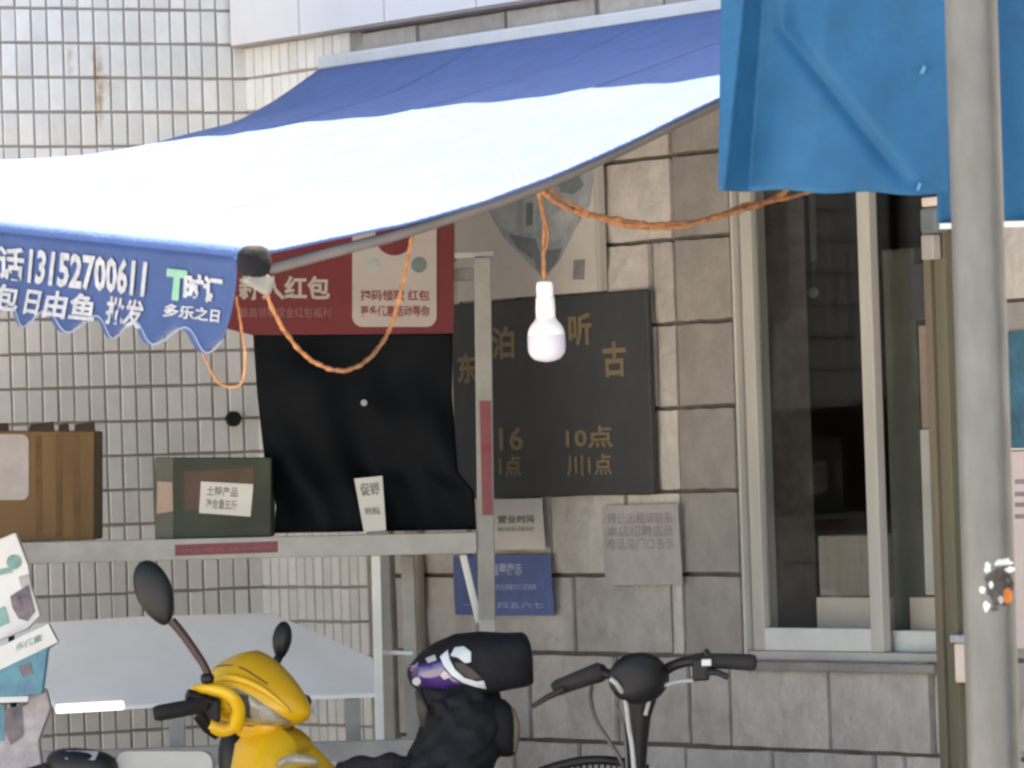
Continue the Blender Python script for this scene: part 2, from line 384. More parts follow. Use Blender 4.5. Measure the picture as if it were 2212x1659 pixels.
# roof over both wings, meeting the top of the walls
rf = MB()
rf.rbox(-6, 9, -7, -0.12, ROOF - 0.18, ROOF - 0.06)
rf.lbox(-0.2, 6.8, -6, -0.12, ROOF - 0.185, ROOF - 0.065)
rf.build('flat_roof', 'roof', label='flat grey roof over the tiled building and the shop', cat='roof')
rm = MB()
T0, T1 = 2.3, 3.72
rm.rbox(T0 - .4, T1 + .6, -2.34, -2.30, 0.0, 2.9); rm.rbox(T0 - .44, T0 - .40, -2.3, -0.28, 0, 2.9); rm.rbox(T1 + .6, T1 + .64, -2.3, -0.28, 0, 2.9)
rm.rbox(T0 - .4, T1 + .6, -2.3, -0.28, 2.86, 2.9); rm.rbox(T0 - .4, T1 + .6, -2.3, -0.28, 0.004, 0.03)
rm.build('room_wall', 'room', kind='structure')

# ------------------------------------------------------------------ white tiled wall and its return
TP, TZ = 0.0503, 0.0989
Z0 = onL(0, 17)[1]                            # a joint line; rows count down from it
def tile_mesh(w, h, d=0.010, c=0.003):
    a, b = w / 2, h / 2
    vs = [(-a, 0, -b), (a, 0, -b), (a, 0, b), (-a, 0, b), (-a, d - c, -b), (a, d - c, -b), (a, d - c, b), (-a, d - c, b),
          (-a + c, d, -b + c), (a - c, d, -b + c), (a - c, d, b - c), (-a + c, d, b - c)]
    fs = [(8, 9, 10, 11)]
    for o in (0, 4):
        for i in range(4): fs.append((o + i, o + (i + 1) % 4, o + 4 + (i + 1) % 4, o + 4 + i))
    me = bpy.data.meshes.new('tile'); me.from_pydata(vs, [], fs)
    bm = bmesh.new(); bm.from_mesh(me); bmesh.ops.recalc_face_normals(bm, faces=bm.faces); bm.to_mesh(me); bm.free()
    me.materials.append(M['tile']); return me
TILE = tile_mesh(TP - 0.0070, TZ - 0.0085, 0.007, 0.002)
TVERT = [v.co.copy() for v in TILE.vertices]; TFACE = [tuple(p.vertices) for p in TILE.polygons]

lw = empty('tiled_wall', LW(0.8, 0, 0), 'wall of upright white ceramic tiles with brown joints and a rust stain', 'wall')
MB().lbox(-0.25, 6.9, -0.25, 0.0, 0, ROOF).build('grout_bed', 'grout', lw)
rwt = empty('tiled_return_wall', RW(0.3, 0, 0), 'narrow return of white tiles between the corner and the grey stone wall', 'wall')
MB().rbox(0.002, 0.66, -0.25, 0.0, 0, 2.84).build('grout_bed', 'grout', rwt)

def shows_left(x, y):
    if x < -25: return False
    if y < 380: return x < 545 and y < table([0, 160, 280, 400, 530, 560], [400, 380, 370, 340, 300, 280], x)
    if 700 < y < 985: return x < 575 and not (x < 190 and y > 950)
    if 985 <= y < 1180: return 190 < x < 345
    if 1190 < y < 1370: return x > 40
    return 1500 < y < 1640 and x > 90
def lay(kind, parent, cols, rows, place, ang, shows, rest):
    b = MB(); cnt = 0
    for r in range(rows[0], rows[1]):
        for c in range(cols):
            jx, jz = random.uniform(-0.0012, 0.0012), random.uniform(-0.0012, 0.0012)
            p = place((c + 0.5) * TP + jx, -0.002 + random.uniform(-0.0008, 0.0012), Z0 - (r + 0.5) * TZ + jz)
            x, y = pix(p)
            rot = Matrix.Rotation(ang + random.uniform(-0.006, 0.006), 3, 'Z') @ Matrix.Rotation(random.uniform(-0.008, 0.008), 3, 'Y')
            if shows(x, y):
                o = bpy.data.objects.new('tile', TILE); COL.objects.link(o); o.parent = parent
                o.location = p - V(parent.location); o.rotation_euler = rot.to_euler(); cnt += 1
            elif p.z > 0.05:
                b.add([p + rot @ q for q in TVERT], TFACE)
    b.build(rest, 'tile', parent, kind='stuff')
    return cnt
n1 = lay('tile', lw, 46, (-11, 29), LW, math.radians(212), shows_left, 'tile_field')
n2 = lay('tile', rwt, 12, (1, 28), RW, math.radians(122), lambda x, y: (y < 330) or (1190 < y < 1680 and x < 830), 'tile_field')
# a dark round hole of an old pipe in the tiles
s, z = onL(500, 905); ring = []
hb = MB(); hb.tube([LW(s, 0.001, z), LW(s, 0.020, z)], [0.023, 0.022], 16); hb.build('pipe_stub', 'black_plastic', lw, smooth=True)

# ------------------------------------------------------------------ stone-clad shop wall
sw = empty('stone_wall', RW(1.6, 0, 0), 'shop wall clad in coursed rough grey stone blocks round the window', 'wall')
WL, WR_, WB, WT = 2.487, 3.42, 1.095, 2.50     # window opening
bk = MB()
bk.rbox(0.66, WL - 0.03, -0.25, -0.016, 0, ROOF)
bk.rbox(WL - 0.03, 9, -0.25, -0.016, 0, WB - 0.04); bk.rbox(WL - 0.03, 9, -0.25, -0.016, WT, ROOF)
bk.rbox(WR_ + 0.10, 9, -0.25, -0.016, WB - 0.04, WT)
bk.rbox(0.002, 0.66, -0.25, -0.02, 2.84, ROOF)
bk.build('mortar_bed', 'mortar', sw)
RZ = [0.64 - 0.2177 * 2, 0.64 - 0.2177, 0.64, 0.857, 1.092, 1.303, 1.52, 1.737, 1.957, 2.176, 2.394, 2.612, 2.84]
def block(t0, t1, z0, z1, rough=True, g=0.006, off=0.0, gt=0.010):
    nu, nv = (5, 3) if (t1 - t0) > 0.2 else (3, 3)
    a0, a1, b0, b1 = t0 + gt, t1 - gt, z0 + g, z1 - g
    ry = random.Random(int(t0 * 1000) * 31 + int(z0 * 1000)); lift = ry.uniform(0.0, 0.008)
    j = [[(ry.uniform(-0.004, 0.007) if rough else ry.uniform(-0.001, 0.001)) for _ in range(nu + 1)] for _ in range(nv + 1)]
    def fn(u, v):
        iu, iv = round(u * nu), round(v * nv); e = iu in (0, nu) or iv in (0, nv)
        jt = ry.uniform(-0.0018, 0.0018) if e else 0
        return RW(lerp(a0, a1, u) + jt, off + lift + (-0.006 if e else j[iv][iu]), lerp(b0, b1, v) + jt)
    b = MB(); b.grid(fn, nu, nv, -NR * (0.03 + lift))
    return b.build('stone_block', 'stone' if rough else 'stone_smooth', sw, smooth=True)
def course(r, cuts, **kw):
    for i in range(len(cuts) - 1):
        block(cuts[i], cuts[i + 1], RZ[r], RZ[r + 1], **kw)
def tx(*xs, y): return [onR(x, y)[0] for x in xs]
PE = 2.215                                     # the jamb stones beside the window start here
course(11, [0.56] + tx(901, 1093, 1290, 1437, y=110) + [2.66, 3.09, 3.52, 3.95, 4.38])
course(10, [0.66, 1.08, 1.50, 1.92, PE]); course(9, [0.66, 0.90, 1.33, 1.62, 1.876, PE])
course(8, [0.66, 1.15, 1.45, 1.876] + tx(1405, y=600) + [PE]); course(7, [0.66, 1.0, 1.5, 1.95] + tx(1415, y=780) + [PE])
course(6, [0.66, 1.2, 1.65] + tx(1415, y=960) + [PE]); course(5, [0.74, 1.15] + tx(1190, y=1150) + [1.95, PE])
course(4, [0.74, 1.18] + tx(1237, 1450, y=1330) + [PE]); course(3, [0.74, 1.05] + tx(1145, 1330, 1485, 1575, 1790, 2012, y=1520) + [3.50, 3.72, 4.1])
course(2, [0.74] + tx(1110, 1250, 1480, 1665, 1885, 1950, y=1640) + [3.35, 3.8, 4.1]); course(1, [0.74, 1.2, 1.6, 2.1, 2.5, 3.0, 3.5, 4.1]); course(0, [0.74, 1.1, 1.6, 2.0, 2.6, 3.1, 3.5, 4.1])
for r in (10, 9, 8, 7, 6, 5, 4):
    block(PE, 2.487, RZ[r], RZ[r + 1], rough=False, off=0.004)
# plain band above the window hidden by the tarpaulins
MB().rbox(WL, 4.4, -0.015, 0.0, WT + 0.01, 2.60).build('lintel', 'stone_smooth', sw)
MB().rbox(0.662, 0.736, -0.016, 0.012, 0, 2.5).build('corner_trim', 'stall', sw, bevel=0.004)
MB().rbox(*tx(903, 931, y=1400), 0.012, 0.035, 0, 1.9).build('conduit', 'conduit', sw, bevel=0.006)
# right of the window
course(9, [3.56, 3.80, 4.2, 4.6], off=0.002); course(8, [3.56, 3.95, 4.35], off=0.002); course(10, [3.56, 3.95, 4.35])
for r in (7, 6, 5, 4, 3):
    block(3.56, 3.98, RZ[r], RZ[r + 1], off=0.001, rough=False)
for r, e0 in enumerate((4.1, 4.1, 4.1, 4.1, 3.98, 3.98, 3.98, 3.98, 4.35, 4.6, 4.35, 4.38)):     # on along the wall, outside the photograph
    cuts = [e0]
    while cuts[-1] < 6.3: cuts.append(cuts[-1] + random.uniform(.34, .52))
    course(r, cuts)
# tiled beam above
bmh = empty('tiled_beam', RW(1.5, 0, 2.84), 'beam of large glossy white tiles above the blue awning', 'beam')
MB().rbox(0.012, 6.8, -0.02, 0.052, 2.842, ROOF - 0.01).build('beam_core', 'grout', bmh)
js = [0.014] + tx(685, 870, 1070, y=30) + [1.93, 2.36, 2.79, 3.22, 3.65, 4.08, 4.5, 4.93, 5.36, 5.79, 6.22, 6.65]
for i in range(len(js) - 1):
    for (z0, z1) in ((2.846, 3.24), (3.24, 3.62), (3.62, 3.995)):
        MB().rbox(js[i] + 0.004, js[i + 1] - 0.004, 0.05, 0.062, z0 + 0.003, z1 - 0.003).build('large_tile', 'bigtile', bmh, bevel=0.002)
MB().rbox(-0.02, 6.9, -0.26, 0.075, ROOF - 0.045, ROOF + 0.02).build('parapet_cap', 'bigtile', bmh)

# ------------------------------------------------------------------ sliding window
wn = empty('sliding_window', RW(2.95, -0.05, WB), 'tall aluminium sliding window with dark glass over a stone sill', 'window')
def wpart(name, t0, t1, o0, o1, z0, z1, ma='dull_alu', bev=0.003): return MB().rbox(t0, t1, o0, o1, z0, z1).build(name, ma, wn, bevel=bev)
wpart('frame_jamb', 2.487, 2.497, -0.10, 0.004, WB, WT); wpart('frame_jamb', 3.40, 3.425, -0.10, -0.05, WB, WT)
wpart('frame_track', 2.507, 3.40, -0.10, 0.002, WB - 0.01, WB + 0.012, bev=0.002); wpart('frame_head', 2.507, 3.40, -0.10, 0.002, WT - 0.03, WT)
s1 = wpart('sash_stile', 2.508, 2.558, -0.036, -0.012, WB + 0.012, WT - 0.03)
wpart('sash_stile', 3.030, 3.082, -0.036, -0.010, WB + 0.012, WT - 0.03)
wpart('sash_rail', 2.558, 3.030, -0.035, -0.013, WB + 0.012, 1.166, 'white_alu'); wpart('sash_rail', 2.558, 3.030, -0.035, -0.013, WT - 0.09, WT - 0.03)
wpart('glass_pane', 2.556, 3.030, -0.030, -0.026, 1.164, WT - 0.088, 'glass', 0)
wpart('sash_rail', 3.0, 3.40, -0.085, -0.055, WB + 0.012, 1.160, 'white_alu'); wpart('sash_rail', 3.0, 3.40, -0.085, -0.055, WT - 0.09, WT - 0.03)
wpart('glass_pane', 3.0, 3.40, -0.072, -0.068, 1.158, WT - 0.088, 'glass', 0)
MB().rbox(2.50, 3.36, -0.12, 0.040, WB - 0.036, WB - 0.012).build('window_sill', 'stone_smooth', sw, bevel=0.005)
# things seen through the glass
def inroom(name, x0, y0, x1, y1, off, dep, ma, label, cat, bev=0.004):
    a, b = onR(x0, y1, off), onR(x1, y0, off)
    return MB().rbox(a[0], b[0], off - dep, off, min(a[1], b[1]), max(a[1], b[1])).build(name, ma, bevel=bev, label=label, cat=cat)
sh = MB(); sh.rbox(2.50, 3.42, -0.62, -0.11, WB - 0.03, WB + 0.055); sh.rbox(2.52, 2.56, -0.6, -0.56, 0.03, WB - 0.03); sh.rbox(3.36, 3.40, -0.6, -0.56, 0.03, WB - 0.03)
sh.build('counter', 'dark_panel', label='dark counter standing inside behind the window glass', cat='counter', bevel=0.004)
a = onR(1762, 1290, -0.14); b_ = onR(1905, 1290, -0.14)
ct = empty('carton', RW((a[0] + b_[0]) / 2, -0.24, WB + 0.055), 'plain cream carton inside the window under a brown one', 'carton')
MB().rbox(a[0], b_[0], -0.34, -0.14, WB + 0.055, a[1]).build('carton_body', 'cream', ct, bevel=0.004)
MB().rbox(a[0] + .01, b_[0] - .01, -0.25, -0.23, a[1] - 0.001, a[1] + 0.0016).build('tape', 'card', ct)
c2 = onR(1762, 1158, -0.15)
ct2 = empty('carton', RW((a[0] + b_[0]) / 2, -0.24, a[1]), 'plain brown carton stacked on the cream carton inside the window', 'carton')
MB().rbox(a[0] + 0.003, b_[0] - 0.01, -0.33, -0.15, a[1] + 0.002, c2[1]).build('carton_body', 'dim_box', ct2, bevel=0.004)
inroom('carton', 1966, 1290, 2022, 1368, -0.12, 0.12, 'cream', 'small cream carton inside the narrow pane next to the brown board', 'carton')
inroom('display_board', 1990, 700, 2040, 925, -0.11, 0.02, 'pinkcard', 'pinkish board leaning inside the narrow window pane', 'board')
inroom('display_board', 1962, 565, 2030, 692, -0.10, 0.02, 'dark_panel', 'dark grey board inside the narrow pane above the pinkish board', 'board')
inroom('display_board', 1998, 925, 2040, 1286, -0.12, 0.02, 'paper', 'pale narrow board inside the narrow pane below the pinkish board', 'board')
inroom('inner_post', 1932, 535, 1972, 1362, -0.16, 0.03, 'grey_green', 'dull grey inner post behind the narrow window pane', 'post')
hl = empty('pendant_rod', ptR(1757, 560, -0.5), 'pale hanging rod with a small round knob in the dark room', 'pendant lamp')
p0 = ptR(1757, 300, -0.5); p1 = ptR(1757, 565, -0.5)
MB().tube([V((p0.x, p0.y, 2.85)), p1], 0.010, 10).build('rod', 'card', hl, smooth=True)
MB().tube([p1, ptR(1757, 622, -0.5)], 0.0012, 6).build('string', 'card', hl)
MB().ell(ptR(1757, 632, -0.5), V((.015, 0, 0)), V((0, .015, 0)), V((0, 0, .015)), 14, 10).build('knob', 'paper', hl, smooth='all')
# wooden board at the window's right end and what hangs there
wb = empty('door_board', RW(3.36, 0.05, 0), 'weathered brown and green board standing upright beside the window', 'board')
t0, t1 = onR(2014, 1200, .05)[0], onR(2062, 1200, .05)[0]
for k in range(3):
    d = (t1 - t0) / 3
    MB().rbox(t0 + k * d + .001, t0 + (k + 1) * d - .001, 0.006, 0.050 - 0.010 * (k == 1), 0, onR(2040, 480)[1]).build('plank', 'wood', wb, bevel=0.003)
MB().rbox(3.425, 3.555, -0.10, -0.03, 0, 2.5).build('jamb_gap', 'mortar', sw)
bx = empty('meter_box', ptR(2076, 1480, 0.06), 'small cream box with a bright lid fixed between board and grey pole', 'box')
t0, z0 = onR(2062, 1475, 0.07); t1, z1 = onR(2098, 1372, 0.07)
MB().rbox(t0, t1, -0.02, 0.07, z0, z1 - 0.02).build('box_body', 'cream', bx, bevel=0.006)
MB().rbox(t0 - .004, t1 + .004, -0.02, 0.078, z1 - 0.019, z1).build('lid', 'print_white', bx, bevel=0.004)
jb = empty('wall_lamp', ptR(2003, 560, 0.08), 'small grey lamp head with cream brackets hung below the blue tarpaulin', 'lamp')
def onw(x0, y0, x1, y1, o0, o1, name, ma, par, bev=0.004):
    a = onR(x0, y1, o1); b = onR(x1, y0, o1)
    return MB().rbox(a[0], b[0], o0, o1, a[1], b[1]).build(name, ma, par, bevel=bev)
onw(1990, 424, 2022, 448, 0.055, 0.08, 'bracket', 'cream', jb); onw(1986, 446, 2020, 506, 0.05, 0.09, 'lamp_head', 'teal_dark', jb, 0.01); onw(1990, 506, 2014, 562, 0.055, 0.08, 'lower_bracket', 'card', jb)

# ------------------------------------------------------------------ papers and plaque on the stone wall
def onwall(x0, y0, x1, y1, off=0.0):
    a = onR(x0, y1, off); b = onR(x1, y0, off)
    return a[0], b[0], a[1], b[1]
def rwall(t0, t1, z0, z1, off): return quad(RW(t0, off, z0), RW(t1, off, z0), RW(t1, off, z1), RW(t0, off, z1))
pl = empty('plaque', ptR(1200, 1070, 0.03), 'dark slate plaque with gold lettering below the diamond poster', 'plaque')
pt0, pt1 = onR(978, 860, 0.028)[0], onR(1403, 850, 0.028)[0]; pz0, pz1 = onR(1200, 1072, 0.028)[1], onR(1200, 640, 0.028)[1]
MB().rbox(pt0, pt1, 0.010, 0.028, pz0, pz1).build('slab', 'slate', pl, bevel=0.005)
def ptext(body, x0, y0, x1, y1, par, ma, off, bold=0.012, name='lettering'):
    t0, t1, z0, z1 = onwall(x0, y0, x1, y1, off)
    zc = (z0 + z1) / 2; h = abs((y1 - y0)) / FPX * 15.9 / 2
    return text(body, rwall(t0, t1, zc - h, zc + h, off), ma, par, name, bold, 0.0015, NR)
for ch, x, y, dx, dy in (('东', 1010, 795, 20, 34), ('泊', 1087, 740, 24, 36), ('名', 1180, 715, 24, 36), ('听', 1254, 712, 24, 36), ('古', 1328, 776, 24, 38)):
    ptext(ch, x - dx, y - dy, x + dx, y + dy, pl, 'gold', 0.0285, 0.03, 'gold_character')
for bd, x0, y0, x1, y1 in (('16', 1080, 922, 1130, 974), ('1点', 1080, 982, 1126, 1030), ('10点', 1224, 920, 1324, 968), ('川1点', 1226, 980, 1322, 1028)):
    ptext(bd, x0, y0, x1, y1, pl, 'gold', 0.0285, 0.02, 'gold_numerals')
po = empty('poster', ptR(1140, 640, 0.02), 'white poster with a grey diamond pattern above the slate plaque', 'poster')
t0, t1 = onR(984, 540, 0.03)[0], onR(1288, 500, 0.03)[0]; pz = pz1 + 0.005; pzt = onR(1200, 330, 0.03)[1]
MB().rbox(t0, t1, 0.014, 0.030, pz, pzt).build('sheet', 'poster_white', po, bevel=0.002)
MB().rbox(t1, t1 + 0.020, 0.012, 0.036, pz, pzt).build('edge_strip', 'dull_alu', po, bevel=0.002)
def pp(ma, name, pts, lift=0.0012, off=0.030):
    b = MB(); b.prism([ptR(x, y, off + 0.0004) for x, y in pts], NR * lift); return b.build(name, ma, po)
pp('teal_ink', 'diamond_print', [(1050, 440), (1060, 415), (1110, 395), (1285, 355), (1275, 440), (1240, 500), (1210, 560), (1176, 604), (1130, 555), (1090, 515), (1066, 475)])
pp('teal_pale', 'pattern_patch', [(1062, 455), (1100, 425), (1120, 440), (1110, 500), (1080, 490)], 0.0022)
pp('teal_dark', 'pattern_patch', [(1205, 395), (1250, 378), (1262, 400), (1240, 420), (1212, 415)], 0.0022)
pp('teal_pale', 'pattern_patch', [(1130, 430), (1160, 420), (1160, 500), (1130, 505)], 0.0024)
pp('teal_dark', 'pattern_patch', [(1139, 440), (1153, 436), (1152, 486), (1139, 488)], 0.0034)
pp('teal_dark', 'pattern_patch', [(1100, 505), (1158, 516), (1165, 540), (1150, 560), (1118, 535)], 0.0020)
pp('teal_pale', 'pattern_patch', [(1186, 470), (1230, 440), (1240, 470), (1205, 520), (1188, 525)], 0.0020)
pp('teal_dark', 'pattern_patch', [(1150, 545), (1215, 536), (1205, 565), (1176, 598), (1160, 580)], 0.0022)
pp('grey_ink', 'pattern_patch', [(1240, 562), (1264, 560), (1262, 604), (1238, 604)], 0.0016)
def notice(name, label, x0, y0, x1, y1, ma, tilt=0.0, off=0.022):
    t0, t1, z0, z1 = onwall(x0, y0, x1, y1, off)
    e = empty(name, RW((t0 + t1) / 2, off, min(z0, z1)), label, 'notice')
    c = RW((t0 + t1) / 2, off, (z0 + z1) / 2); h = (y1 - y0) / FPX * 15.9 / 2; w_ = (t1 - t0) / 2
    ax = W * math.cos(tilt) + V((0, 0, math.sin(tilt))); az = V((0, 0, math.cos(tilt))) - W * math.sin(tilt)
    q = lambda u, v: c + ax * (w_ * (2 * u - 1)) + az * (h * (2 * v - 1)) + NR * (0.003 * math.sin(u * 5 + v * 3))
    b = MB(); b.grid(q, 8, 8, -NR * 0.0015); b.build('sheet', ma, e, smooth=True)
    return e, q
def sub(q, u0, v0, u1, v1): return lambda u, v: q(lerp(u0, u1, u), lerp(v0, v1, v))
e, q = notice('paper_notice', 'white paper notice with green print right above the blue notice', 1066, 1076, 1172, 1188, 'paper')
text('营业时间', sub(q, .12, .52, .82, .68), 'dark_ink', e, 'printed_line', .02, .0012, NR); text('请扫码登记健康码', sub(q, .12, .36, .80, .45), 'grey_ink', e, 'printed_line', .0, .0012, NR)
e, q = notice('paper_notice', 'blue notice with pale print hung below the white notice', 984, 1196, 1190, 1330, 'blue_paper')
text('温馨提示', sub(q, .38, .66, .70, .86), 'pale_blue_ink', e, 'printed_line', .02, .0012, NR); text('进店请戴好口罩谢谢', sub(q, .42, .42, .84, .52), 'pale_blue_ink', e, 'printed_line', 0, .0012, NR); text('一二三四五六七', sub(q, .10, .12, .9, .22), 'pale_blue_ink', e, 'printed_line', 0, .0012, NR)
e, q = notice('paper_notice', 'faded grey paper with lines of grey text pasted on the stones', 1308, 1090, 1466, 1262, 'grey_paper')
for k in range(3):
    text(('转让出租请联系', '本店招聘店员', '电话见门口告示')[k], sub(q, .06, .76 - k * .16, .92, .90 - k * .16), 'grey_ink', e, 'printed_line', 0.0, .0012, NR)
# teal poster right of the pole
tp = empty('poster', ptR(2200, 965, 0.02), 'teal poster on the wall right of the grey pole', 'poster')
MB().rbox(onR(2190, 800)[0], 3.98, 0.012, 0.02, onR(2200, 966)[1], onR(2200, 716)[1]).build('sheet', 'teal_poster', tp)
MB().rbox(onR(2188, 800)[0] , 3.985, 0.006, 0.0195, onR(2200, 972)[1], onR(2200, 968)[1]).build('border', 'paper', tp)
pw = empty('paper_notice', ptR(2200, 1640, 0.02), 'large pale pink notice below the teal poster', 'notice')
MB().rbox(onR(2172, 1200)[0], 3.97, 0.011, 0.018, onR(2200, 1400)[1], onR(2200, 975)[1]).build('sheet', 'pink_wall', pw)
for yy in (1035, 1062, 1085, 1110): MB().rbox(onR(2206, yy)[0], 3.95, 0.018, 0.0195, onR(2206, yy + 10)[1], onR(2206, yy)[1]).build('printed_line', 'grey_ink', pw)

# ------------------------------------------------------------------ blue awning over the stall
TA, TB, OFF, RZA = 0.56, 3.896, 2.2, 2.75
aw = empty('awning', RW(2.2, 0.0, RZA), 'wide sagging blue awning, its outer half in bright sun, printed valance', 'awning')
te, ze = onR(555, 545, OFF); tl, zl = onR(0, 487, OFF)
slope = (zl - ze) / (te - tl)
def barz(t): return ze + slope * (te - t)
def sag(t, o):
    f = o / OFF
    left = table([0, .15, .3, .6, 1.0, 1.5, 2.2], [0, .065, .115, .140, .115, .055, 0], o)
    right = table([0, .6, 1, 1.2, 1.4, 1.6, 1.8, 2.0, 2.2], [0, .02, .042, .058, .068, .068, .055, .026, 0], o)
    k = min(1, max(0, (t - TA) / (TB - TA)))
    wr = 0.0035 * math.sin(t * 9 + o * 2.5) * math.sin(math.pi * f) + 0.0016 * math.sin(t * 23 + o * 5) * math.sin(math.pi * f) + 0.010 * math.sin(o * 7 + 1.2) * math.sin(math.pi * f) * max(0, 1 - (t - TA) / 1.2)
    return lerp(left, right, k ** 0.8) + wr
def aws(t, o): return RW(t, o + 0.07 * (1 - o / OFF), lerp(RZA, barz(t), o / OFF) - sag(t, o))
b = MB(); b.grid(lambda u, v: aws(lerp(TA, TB, u), OFF * v), 70, 40, V((0, 0, -0.004))); b.build('canopy', 'awning', aw, smooth='all')
for ts in (1.40, 2.24, 3.08):
    sb_ = MB(); sb_.grid(lambda u, v: aws(ts + .016 * u + .004 * math.sin(v * 9), OFF * v) + V((0, 0, .0012)), 2, 40, V((0, 0, -.004))); sb_.build('cloth_seam', 'awning', aw, smooth='all')
eb_ = MB(); eb_.grid(lambda u, v: aws(lerp(TB - .022, TB + .003, u), OFF * v) + V((0, 0, .003 - .004 * u)), 2, 40, V((0, 0, -.008))); eb_.build('edge_binding', 'awning', aw, smooth='all')
MB().rbox(TA - 0.01, TB + 0.15, -0.005, 0.085, RZA - 0.012, RZA + 0.028).build('cassette', 'white_alu', aw, bevel=0.008)
fb = MB(); fb.tube([RW(TA, OFF + .012, barz(TA) - .012), RW(TB, OFF + .012, barz(TB) - .012)], 0.024, 14); fb.build('front_bar', 'white_alu', aw, smooth=True)
fp = MB(); fp.grid(lambda u, v: RW(lerp(TA, TB - .01, u), OFF + .012 + 0.027 * math.sin(v * 2.6), barz(lerp(TA, TB, u)) - .012 + 0.027 * math.cos(v * 2.6)), 30, 8, None); fp.build('canopy_wrap', 'awning', aw, smooth='all')
ec = MB(); ec.ell(RW(TB + .008, OFF + .012, barz(TB) - .020), W * .020, NR * .040, V((0, 0, .036)), 16, 10, e=2.6); ec.build('end_cap', 'black_cloth', aw, smooth='all')
br = MB(); br.bar(RW(TB - .005, OFF - .03, barz(TB) - .075), RW(TB + .005, OFF + .03, barz(TB) - .045), .022, .04); br.build('end_bracket', 'post_grey', aw, bevel=.004)
# side arm following the sagging edge, just below the cloth
ar = MB(); path = [aws(TB - .01, o) - V((0, 0, table([0, 1.2, 1.7, 2.2], [.020, .018, .022, .046], o))) for o in [OFF * (1 - k / 14) - 0.03 for k in range(14)]]
ar.tube(path, [0.0125] * 14, 8); ar.build('folding_arm', 'arm_grey', aw, smooth=True)
ar2 = MB(); ar2.tube([aws(lerp(TA + .2, TA + .8, math.sin(math.pi * k / 12)), lerp(.06, OFF - .03, k / 12)) - V((0, 0, .07)) for k in range(13)], 0.018, 8); ar2.build('folding_arm', 'stall', aw, smooth=True)
# valance with lettering
SP = 0.2095; TSC = onR(257, 715, OFF)[0]
def valw(t, d): return 0.010 * math.sin(t * 13) * (d / .2) + 0.03 * (d / .2) ** 2
def val(t, d): return RW(t, OFF + 0.042 + valw(t, d), barz(t) - 0.012 - d)
def vbot(t):
    k = 0.188 - 0.022 * math.cos(2 * math.pi * (t - TSC) / SP)
    e = max(0, (t - (TB - .20)) / .20); return k + 0.012 * e
b = MB(); b.grid(lambda u, v: val(lerp(TA, TB - .015 - 0.035 * v * v, u), vbot(lerp(TA, TB - .02, u)) * v), 220, 12, -NR * .002); vl = b.build('valance', 'valance', aw, smooth='all')
hem = MB(); hem.grid(lambda u, v: val(lerp(TA, TB - .05, u), vbot(lerp(TA, TB - .05, u)) + 0.004 * (v - 1)) + NR * .003, 220, 1, -NR * .004); hem.build('hem', 'hem_blue', vl)
def vt(x0, x1, d0, d1):
    a, c = onR(x0, 600, OFF + .05)[0], onR(x1, 600, OFF + .05)[0]
    return lambda u, v: val(lerp(a, c, u), lerp(d1, d0, v))
text('电话', vt(-60, 52, .030, .108), 'print_white', vl, 'lettering', .03, .004, NR)
text('13152700611', vt(64, 318, .028, .110), 'print_white', vl, 'lettering', .035, .004, NR)
text('面包', vt(-62, 48, .118, .180), 'print_white', vl, 'lettering', .03, .004, NR)
text('日由鱼', vt(66, 208, .118, .180), 'print_white', vl, 'lettering', .03, .004, NR)
text('批发', vt(232, 324, .116, .180), 'print_white', vl, 'lettering', .03, .004, NR)
text('T', vt(360, 402, .040, .108), 'print_green', vl, 'logo_letter', .06, .004, NR)
text('时订', vt(396, 478, .046, .106), 'print_white', vl, 'logo_lettering', .05, .0045, NR)
text('多乐之日', vt(362, 476, .116, .146), 'print_white', vl, 'lettering', .03, .004, NR)

# ------------------------------------------------------------------ blue tarpaulins and the grey pole
YT = 12.75
tp1 = empty('tarpaulin', at(1800, 415, YT), 'blue tarpaulin hung flat beside the awning, left edge folded over', 'tarpaulin')
def tarp(u, v):                               # v 0 at the bottom
    xl = lerp(1551, 1562, v); xr = 2046 + 6 * (1 - v); x = lerp(xl, xr, u); y = lerp(lerp(410, 421, u), -330, v)
    y += 3 * math.sin(u * 17) * (1 - v)
    fold = 0.0
    xr_ = table([0, .55, 1], [1566, 1606, 1618], v)      # where the folded edge turns back
    if x < xr_: fold = -0.035 * (1 - (xr_ - x) / 80)
    else:
        wd_ = 34 + 18 * (1 - v); fold = -0.035 + 0.075 * min(1, (x - xr_) / wd_) ** 0.8
        fold -= 0.040 * min(1, max(0, (x - xr_ - wd_) / 140)) ** 0.9
    cx = table([60, 400], [1690, 1960], y); cr = math.exp(-((x - cx) / 20) ** 2) * 0.019 * (1 if y > 90 else max(0, (y + 40) / 130)) * (1 if y < 350 else max(0, (415 - y) / 65))
    return at(x, y, YT + fold + cr + 0.006 * math.sin(u * 7 + v * 5) + 0.004 * math.sin(u * 21 - v * 9) )
b = MB(); b.grid(tarp, 110, 60, V((0, 0.002, 0))); b.build('sheet', 'tarp', tp1, smooth='all')
for (x, y, sx, sy) in ((1994, 150, 7, 9), (1985, 402, 6, 9)):
    MB().prism([at(x + a * sx, y + c * sy, YT - 0.022) for a, c in ((-1, .8), (.2, -1), (1, -.4), (.1, 1))], V((0, .02, 0))).build('torn_spot', 'spot_blue', tp1)
MB().tube([at(1540, -325, YT), at(2330, -345, YT)], .02, 12).build('hanging_bar', 'galv', tp1, smooth=True)
def wall_arm(p, par): MB().tube([p, p - NR * ((p - CO).dot(NR) + .05)], .016, 10).build('wall_arm', 'galv', par, smooth=True)
wall_arm(at(1580, -326, YT), tp1); wall_arm(at(2300, -344, YT), tp1)
